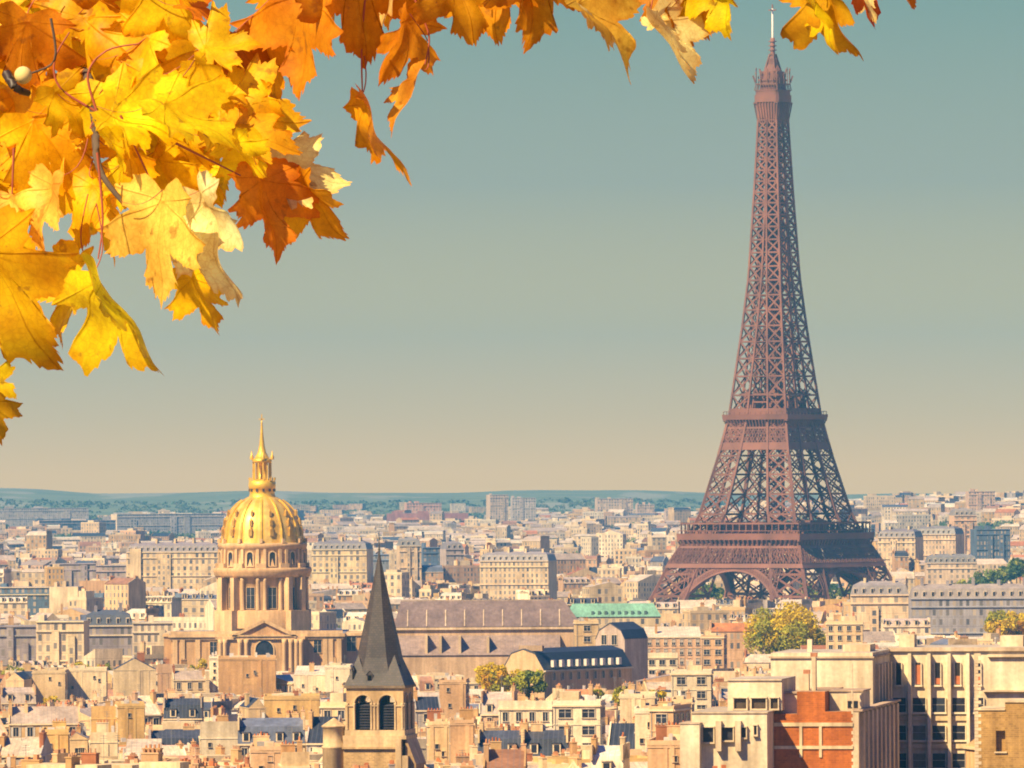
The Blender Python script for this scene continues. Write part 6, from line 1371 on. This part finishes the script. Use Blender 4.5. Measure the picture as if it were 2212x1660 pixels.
LEAVES = [  # branch, base, tip, roll, colour, depth, tilt, fold, curl, stalk end
 (1, (352, 410), (335, 640), 50, (.95, .70, .14), -.16, -.1, .18, .15, (262, 436)), (1, (432, 412), (478, 640), 62, (.95, .85, .45), -.14, .1, .2, .2, (300, 420)), (1, (415, 585), (452, 716), 50, Oc, .04, 0, .3, .3, (330, 480)),
 (1, (208, 580), (328, 800), 72, Yc, -.22, .1, .5, .2, (208, 440)), (1, (182, 552), (122, 732), 66, Ac, .05, 0, .35, .2, (190, 420)), (1, (-45, 515), (92, 780), 34, Oc, .02, 0, .2, .3, (-60, 380)),
 (1, (118, 385), (68, 535), 58, (.88, .58, .10), .0, 0, .3, .3, (190, 300)), (1, (205, 385), (150, 525), 40, Oc, .10, 0, .3, .2, (207, 330)), (1, (556, 372), (608, 542), 44, Rc, -.08, .1, .4, .25, (480, 330)),
 (1, (640, 385), (728, 512), 52, Dc, -.02, 0, .4, .3, (540, 350)), (1, (566, 378), (745, 380), 52, Pc, .02, .1, .3, .2, (470, 330)), (1, (500, 300), (556, 386), 36, Yc, -.12, 0, .25, .3, (440, 290)),
 (1, (455, 245), (645, 262), 34, Ac, -.04, 0, .3, .3, (390, 260)), (1, (500, 290), (640, 310), 50, (.88, .56, .02), -.07, 0, .3, .4, (400, 280)), (1, (335, 222), (500, 305), 56, Yc, -.15, .1, .3, .2, (210, 230)), (1, (225, 235), (395, 290), 48, Yc, -.12, 0, .35, .2, (207, 235)),
 (1, (430, 110), (548, 78), 36, Ac, .0, 0, .3, .3, (300, 170)), (1, (420, 130), (470, 215), 48, Ac, -.05, 0, .3, .3, (330, 180)), (1, (390, 10), (478, 40), 58, Rc, .05, 0, .4, .3, (300, -30)), (1, (330, -70), (420, 85), 44, Ac, .06, 0, .3, .3, (250, -90)),
 (1, (240, 420), (225, 560), 60, Ac, .12, 0, .3, .3, (215, 380)), (1, (270, 300), (300, 440), 46, Oc, .08, 0, .3, .3, (212, 300)), (1, (330, 330), (400, 480), 44, Ac, .1, 0, .3, .3, (230, 330)), (1, (400, 330), (470, 440), 46, Oc, .12, 0, .3, .3, (300, 320)),
 (1, (60, 240), (190, 400), 20, Oc, .10, 0, .2, .3, (200, 220)), (1, (160, 250), (-10, 330), 24, Oc, .14, 0, .2, .3, (205, 240)), (1, (60, 30), (30, 190), 18, (.72, .30, .01), .12, 0, .2, .3, (100, -40)), (1, (180, 20), (150, 190), 30, Oc, .16, 0, .2, .3, (120, 20)),
 (1, (250, 30), (330, 180), 24, Oc, .14, 0, .2, .3, (150, 60)), (1, (290, 150), (420, 260), 26, Oc, .12, 0, .2, .3, (205, 190)), (1, (30, 190), (120, 310), 30, Dc, .18, 0, .2, .3, (170, 180)), (1, (150, -60), (260, 90), 20, (.74, .33, .01), .2, 0, .2, .3, (80, -70)),
 (1, (-40, 60), (60, -40), 22, Oc, .2, 0, .2, .3, (-80, -60)), (1, (-60, 130), (40, 260), 22, Oc, .22, 0, .2, .3, (-100, 60)), (1, (230, 180), (260, 330), 40, Yc, .04, 0, .3, .3, (205, 210)), (1, (330, 70), (250, 190), 40, Oc, .1, 0, .3, .3, (200, 130)),
 (1, (350, 160), (300, 300), 36, Ac, .08, 0, .3, .3, (207, 230)), (1, (100, 300), (20, 430), 30, Oc, .2, 0, .2, .3, (190, 290)), (1, (-20, 400), (60, 500), 44, Ac, .16, 0, .2, .3, (-60, 330)), (1, (205, 270), (268, 345), 66, Yc, -.1, 0, .5, .2, (206, 250)),
 (1, (110, 190), (190, 290), 40, Ac, .06, 0, .3, .3, (200, 220)), (1, (380, 250), (430, 380), 42, Oc, .06, 0, .3, .3, (300, 260)), (1, (470, 360), (400, 440), 60, Oc, .05, 0, .3, .3, (420, 330)), (1, (-40, 815), (32, 850), 40, Ac, .05, 0, .3, .3, (-90, 780)), (1, (-30, 855), (12, 948), 50, (.62, .36, .01), .08, 0, .3, .3, (-90, 800)),
 (1, (265, 350), (268, 450), 72, Yc, -.04, 0, .5, .2, (212, 350)), (1, (20, 420), (30, 500), 60, (.88, .60, .12), .02, 0, .3, .3, (-20, 380)), (1, (470, 200), (560, 190), 50, Ac, -.02, 0, .3, .3, (400, 220)), (1, (560, 190), (600, 300), 56, Ac, .0, 0, .3, .3, (480, 240)),
 (2, (505, 70), (545, 215), 40, (.46, .17, .012), .06, 0, .2, .2, (640, -60)), (2, (560, 60), (600, 205), 52, Dc, .09, 0, .2, .2, (640, -60)), (2, (668, -40), (632, 195), 50, (.62, .27, .012), .0, 0, .3, .2, (690, -170)), (2, (640, -120), (690, 60), 44, Dc, .04, 0, .3, .2, (690, -190)),
 (2, (770, -110), (778, 122), 34, (.70, .33, .012), .0, 0, .2, .2, (780, -160)), (2, (850, -50), (810, 70), 66, Pc, .05, 0, .3, .2, (870, -80)), (2, (870, -70), (830, 50), 40, Dc, .1, 0, .3, .2, (890, -100)), (2, (885, 30), (838, 178), 60, (.64, .28, .012), -.02, 0, .3, .2, (922, 90)),
 (2, (912, 150), (842, 278), 80, (.74, .36, .03), -.04, 0, .5, .1, (926, 105)), (2, (783, 205), (868, 392), 74, (.86, .42, .012), .0, 0, .5, .15, (780, 80)), (2, (716, 20), (710, 112), 70, Ac, .05, 0, .4, .2, (716, -120)), (2, (722, -30), (718, 52), 78, Pc, .03, 0, .4, .2, (724, -120)),
 (1, (300, 90), (430, 190), 24, Oc, .18, 0, .2, .3, (220, 60)), (1, (420, 190), (560, 260), 28, Oc, .14, 0, .2, .3, (330, 170)), (1, (130, 250), (190, 420), 26, Oc, .18, 0, .2, .3, (200, 200)), (1, (-50, 300), (70, 420), 24, Oc, .2, 0, .2, .3, (-90, 200)), (1, (300, 240), (390, 400), 26, Oc, .16, 0, .2, .3, (220, 200)),
 (1, (-40, 440), (60, 560), 34, Oc, .14, 0, .2, .3, (-90, 380)), (1, (400, 300), (500, 400), 36, Ac, .16, 0, .2, .3, (330, 260)), (1, (80, 90), (-20, 200), 24, (.72, .30, .01), .24, 0, .2, .3, (120, 40)), (1, (250, -90), (340, 60), 22, Oc, .26, 0, .2, .3, (180, -100)), (1, (20, -90), (90, 60), 24, Ac, .26, 0, .2, .3, (0, -130)),
 (3, (985, -75), (1020, 84), 30, (.76, .38, .012), .0, 0, .2, .2, (1010, -340)), (3, (1060, -90), (1075, 80), 40, (.72, .34, .012), .05, 0, .2, .2, (1060, -330)), (3, (1165, -120), (1158, 90), 32, (.70, .32, .012), .0, 0, .2, .2, (1180, -300)), (3, (1232, -5), (1392, 108), 62, (.90, .60, .08), -.05, 0, .5, .6, (1230, -280)), (3, (1225, -30), (1330, 80), 66, Pc, -.02, 0, .3, .2, (1230, -280)),
 (3, (1402, 38), (1500, 166), 70, Pc, -.03, 0, .6, .1, (1440, -240)), (3, (1400, 60), (1440, 30), 50, Pc, -.02, 0, .5, .5, (1440, -60)), (3, (1480, -110), (1515, 78), 38, (.62, .30, .012), .02, 0, .3, .2, (1490, -225)), (3, (1545, -70), (1578, 68), 56, Yc, -.02, 0, .5, .2, (1540, -215)), (3, (1450, -30), (1490, 95), 62, (.55, .25, .012), .05, 0, .3, .2, (1480, -225)),
 (3, (1762, -40), (1826, 122), 60, (.70, .38, .012), .0, 0, .4, .2, (1770, -160)), (3, (1755, -30), (1812, 105), 80, Yc, -.02, 0, .4, .1, (1770, -160)), (3, (1845, -50), (1900, 46), 52, (.50, .10, .02), .02, 0, .3, .2, (1840, -150)), (3, (1870, -30), (1888, 45), 72, Pc, .0, 0, .3, .2, (1850, -150)), (3, (1945, -50), (1972, 15), 60, Rc, .0, 0, .3, .2, (1930, -120)),
 (3, (1650, -260), (1700, -60), 40, Oc, .1, 0, .3, .2, (1640, -190)), (3, (1350, -260), (1330, -70), 40, Ac, .1, 0, .3, .2, (1340, -250)), (2, (420, -300), (470, -110), 40, Oc, .2, 0, .3, .2, (420, -260)), (1, (-260, -100), (-200, 120), 30, Oc, .1, 0, .3, .2, (-280, -190)), (1, (-330, 120), (-230, 330), 30, Ac, .1, 0, .3, .2, (-280, -100)), (1, (-260, 300), (-180, 520), 30, Ac, .1, 0, .3, .2, (-250, 100)), (1, (-150, 500), (-260, 700), 30, Oc, .1, 0, .3, .2, (-200, 300)),
]
BR = {1: B1, 2: B2, 3: B3}
for i, (bi, ba, ti, ro, co, de, tl, fo, cu_, pe) in enumerate(LEAVES):
    ti = (ba[0] + (ti[0] - ba[0]) * 1.1, ba[1] + (ti[1] - ba[1]) * 1.1)
    bright = True if co[1] > .4 or i % 3 == 0 else False
    make_leaf(BR[bi], ba, ti, math.radians(ro), co, de, tl, fo, cu_, 300 + i, bright, .62 if ro >= 74 else 1.0, pe, MO)
twig(B1, [(110, 40), (118, 130), (60, 162), (32, 178)], dep=-.05, mat='bark'); twig(B1, [(205, 240), (130, 190), (118, 130), (150, 70)], dep=.0); twig(B1, [(207, 235), (190, 160), (230, 110), (300, 95)], dep=-.02)
twig(B1, [(210, 330), (222, 470), (212, 560)], dep=-.14); twig(B1, [(30, 320), (26, 420)], dep=-.05); twig(B1, [(260, 250), (330, 400)], dep=-.12); twig(B1, [(380, 310), (520, 380)], dep=-.14)
twig(B2, [(888, -20), (905, 20), (927, 80), (918, 140)], dep=-.03); twig(B2, [(800, -120), (782, 80), (783, 205)], dep=.01)
mb = MB(); c_ = px(50, 163, 11.9)
mb.lathe(c_.x, c_.y, [(.001, c_.z - .0135)] + [(.0135 * math.cos(a_), c_.z + .0135 * math.sin(a_)) for a_ in np.linspace(-1.3, 1.5, 9)], 14, 0, (.86, .70, .30)); sb = mb.build('seed_ball', STD, B1, MO)
mb = MB(); tube(mb, curve([px(14, 160, 11.9), px(34, 190, 11.88), px(62, 202, 11.9)]), .008, .005); m, t, b, o = new_mat('dark_bud'); b.inputs['Base Color'].default_value = (.03, .018, .012, 1); mb.build('bud', ['dark_bud'], B1, MO)

# ------------------------------------------------------------------ air
hz = MB(); hz.box(0, 7300, -4, 345, 6400, 15200, 0, 0, bottom=True)
m = bpy.data.materials.new('haze'); m.use_nodes = True; t = m.node_tree; t.nodes.clear(); o = t.nodes.new('ShaderNodeOutputMaterial'); pv = t.nodes.new('ShaderNodeVolumePrincipled')
pv.inputs['Color'].default_value = (.10, .48, .90, 1); pv.inputs['Density'].default_value = 6.2e-5; pv.inputs['Anisotropy'].default_value = 0.0
t.links.new(pv.outputs[0], o.inputs['Volume'])
hb_ = hz.build('haze', [m]); tag(hb_, 'thin blue haze over the whole town', 'haze', kind='stuff')
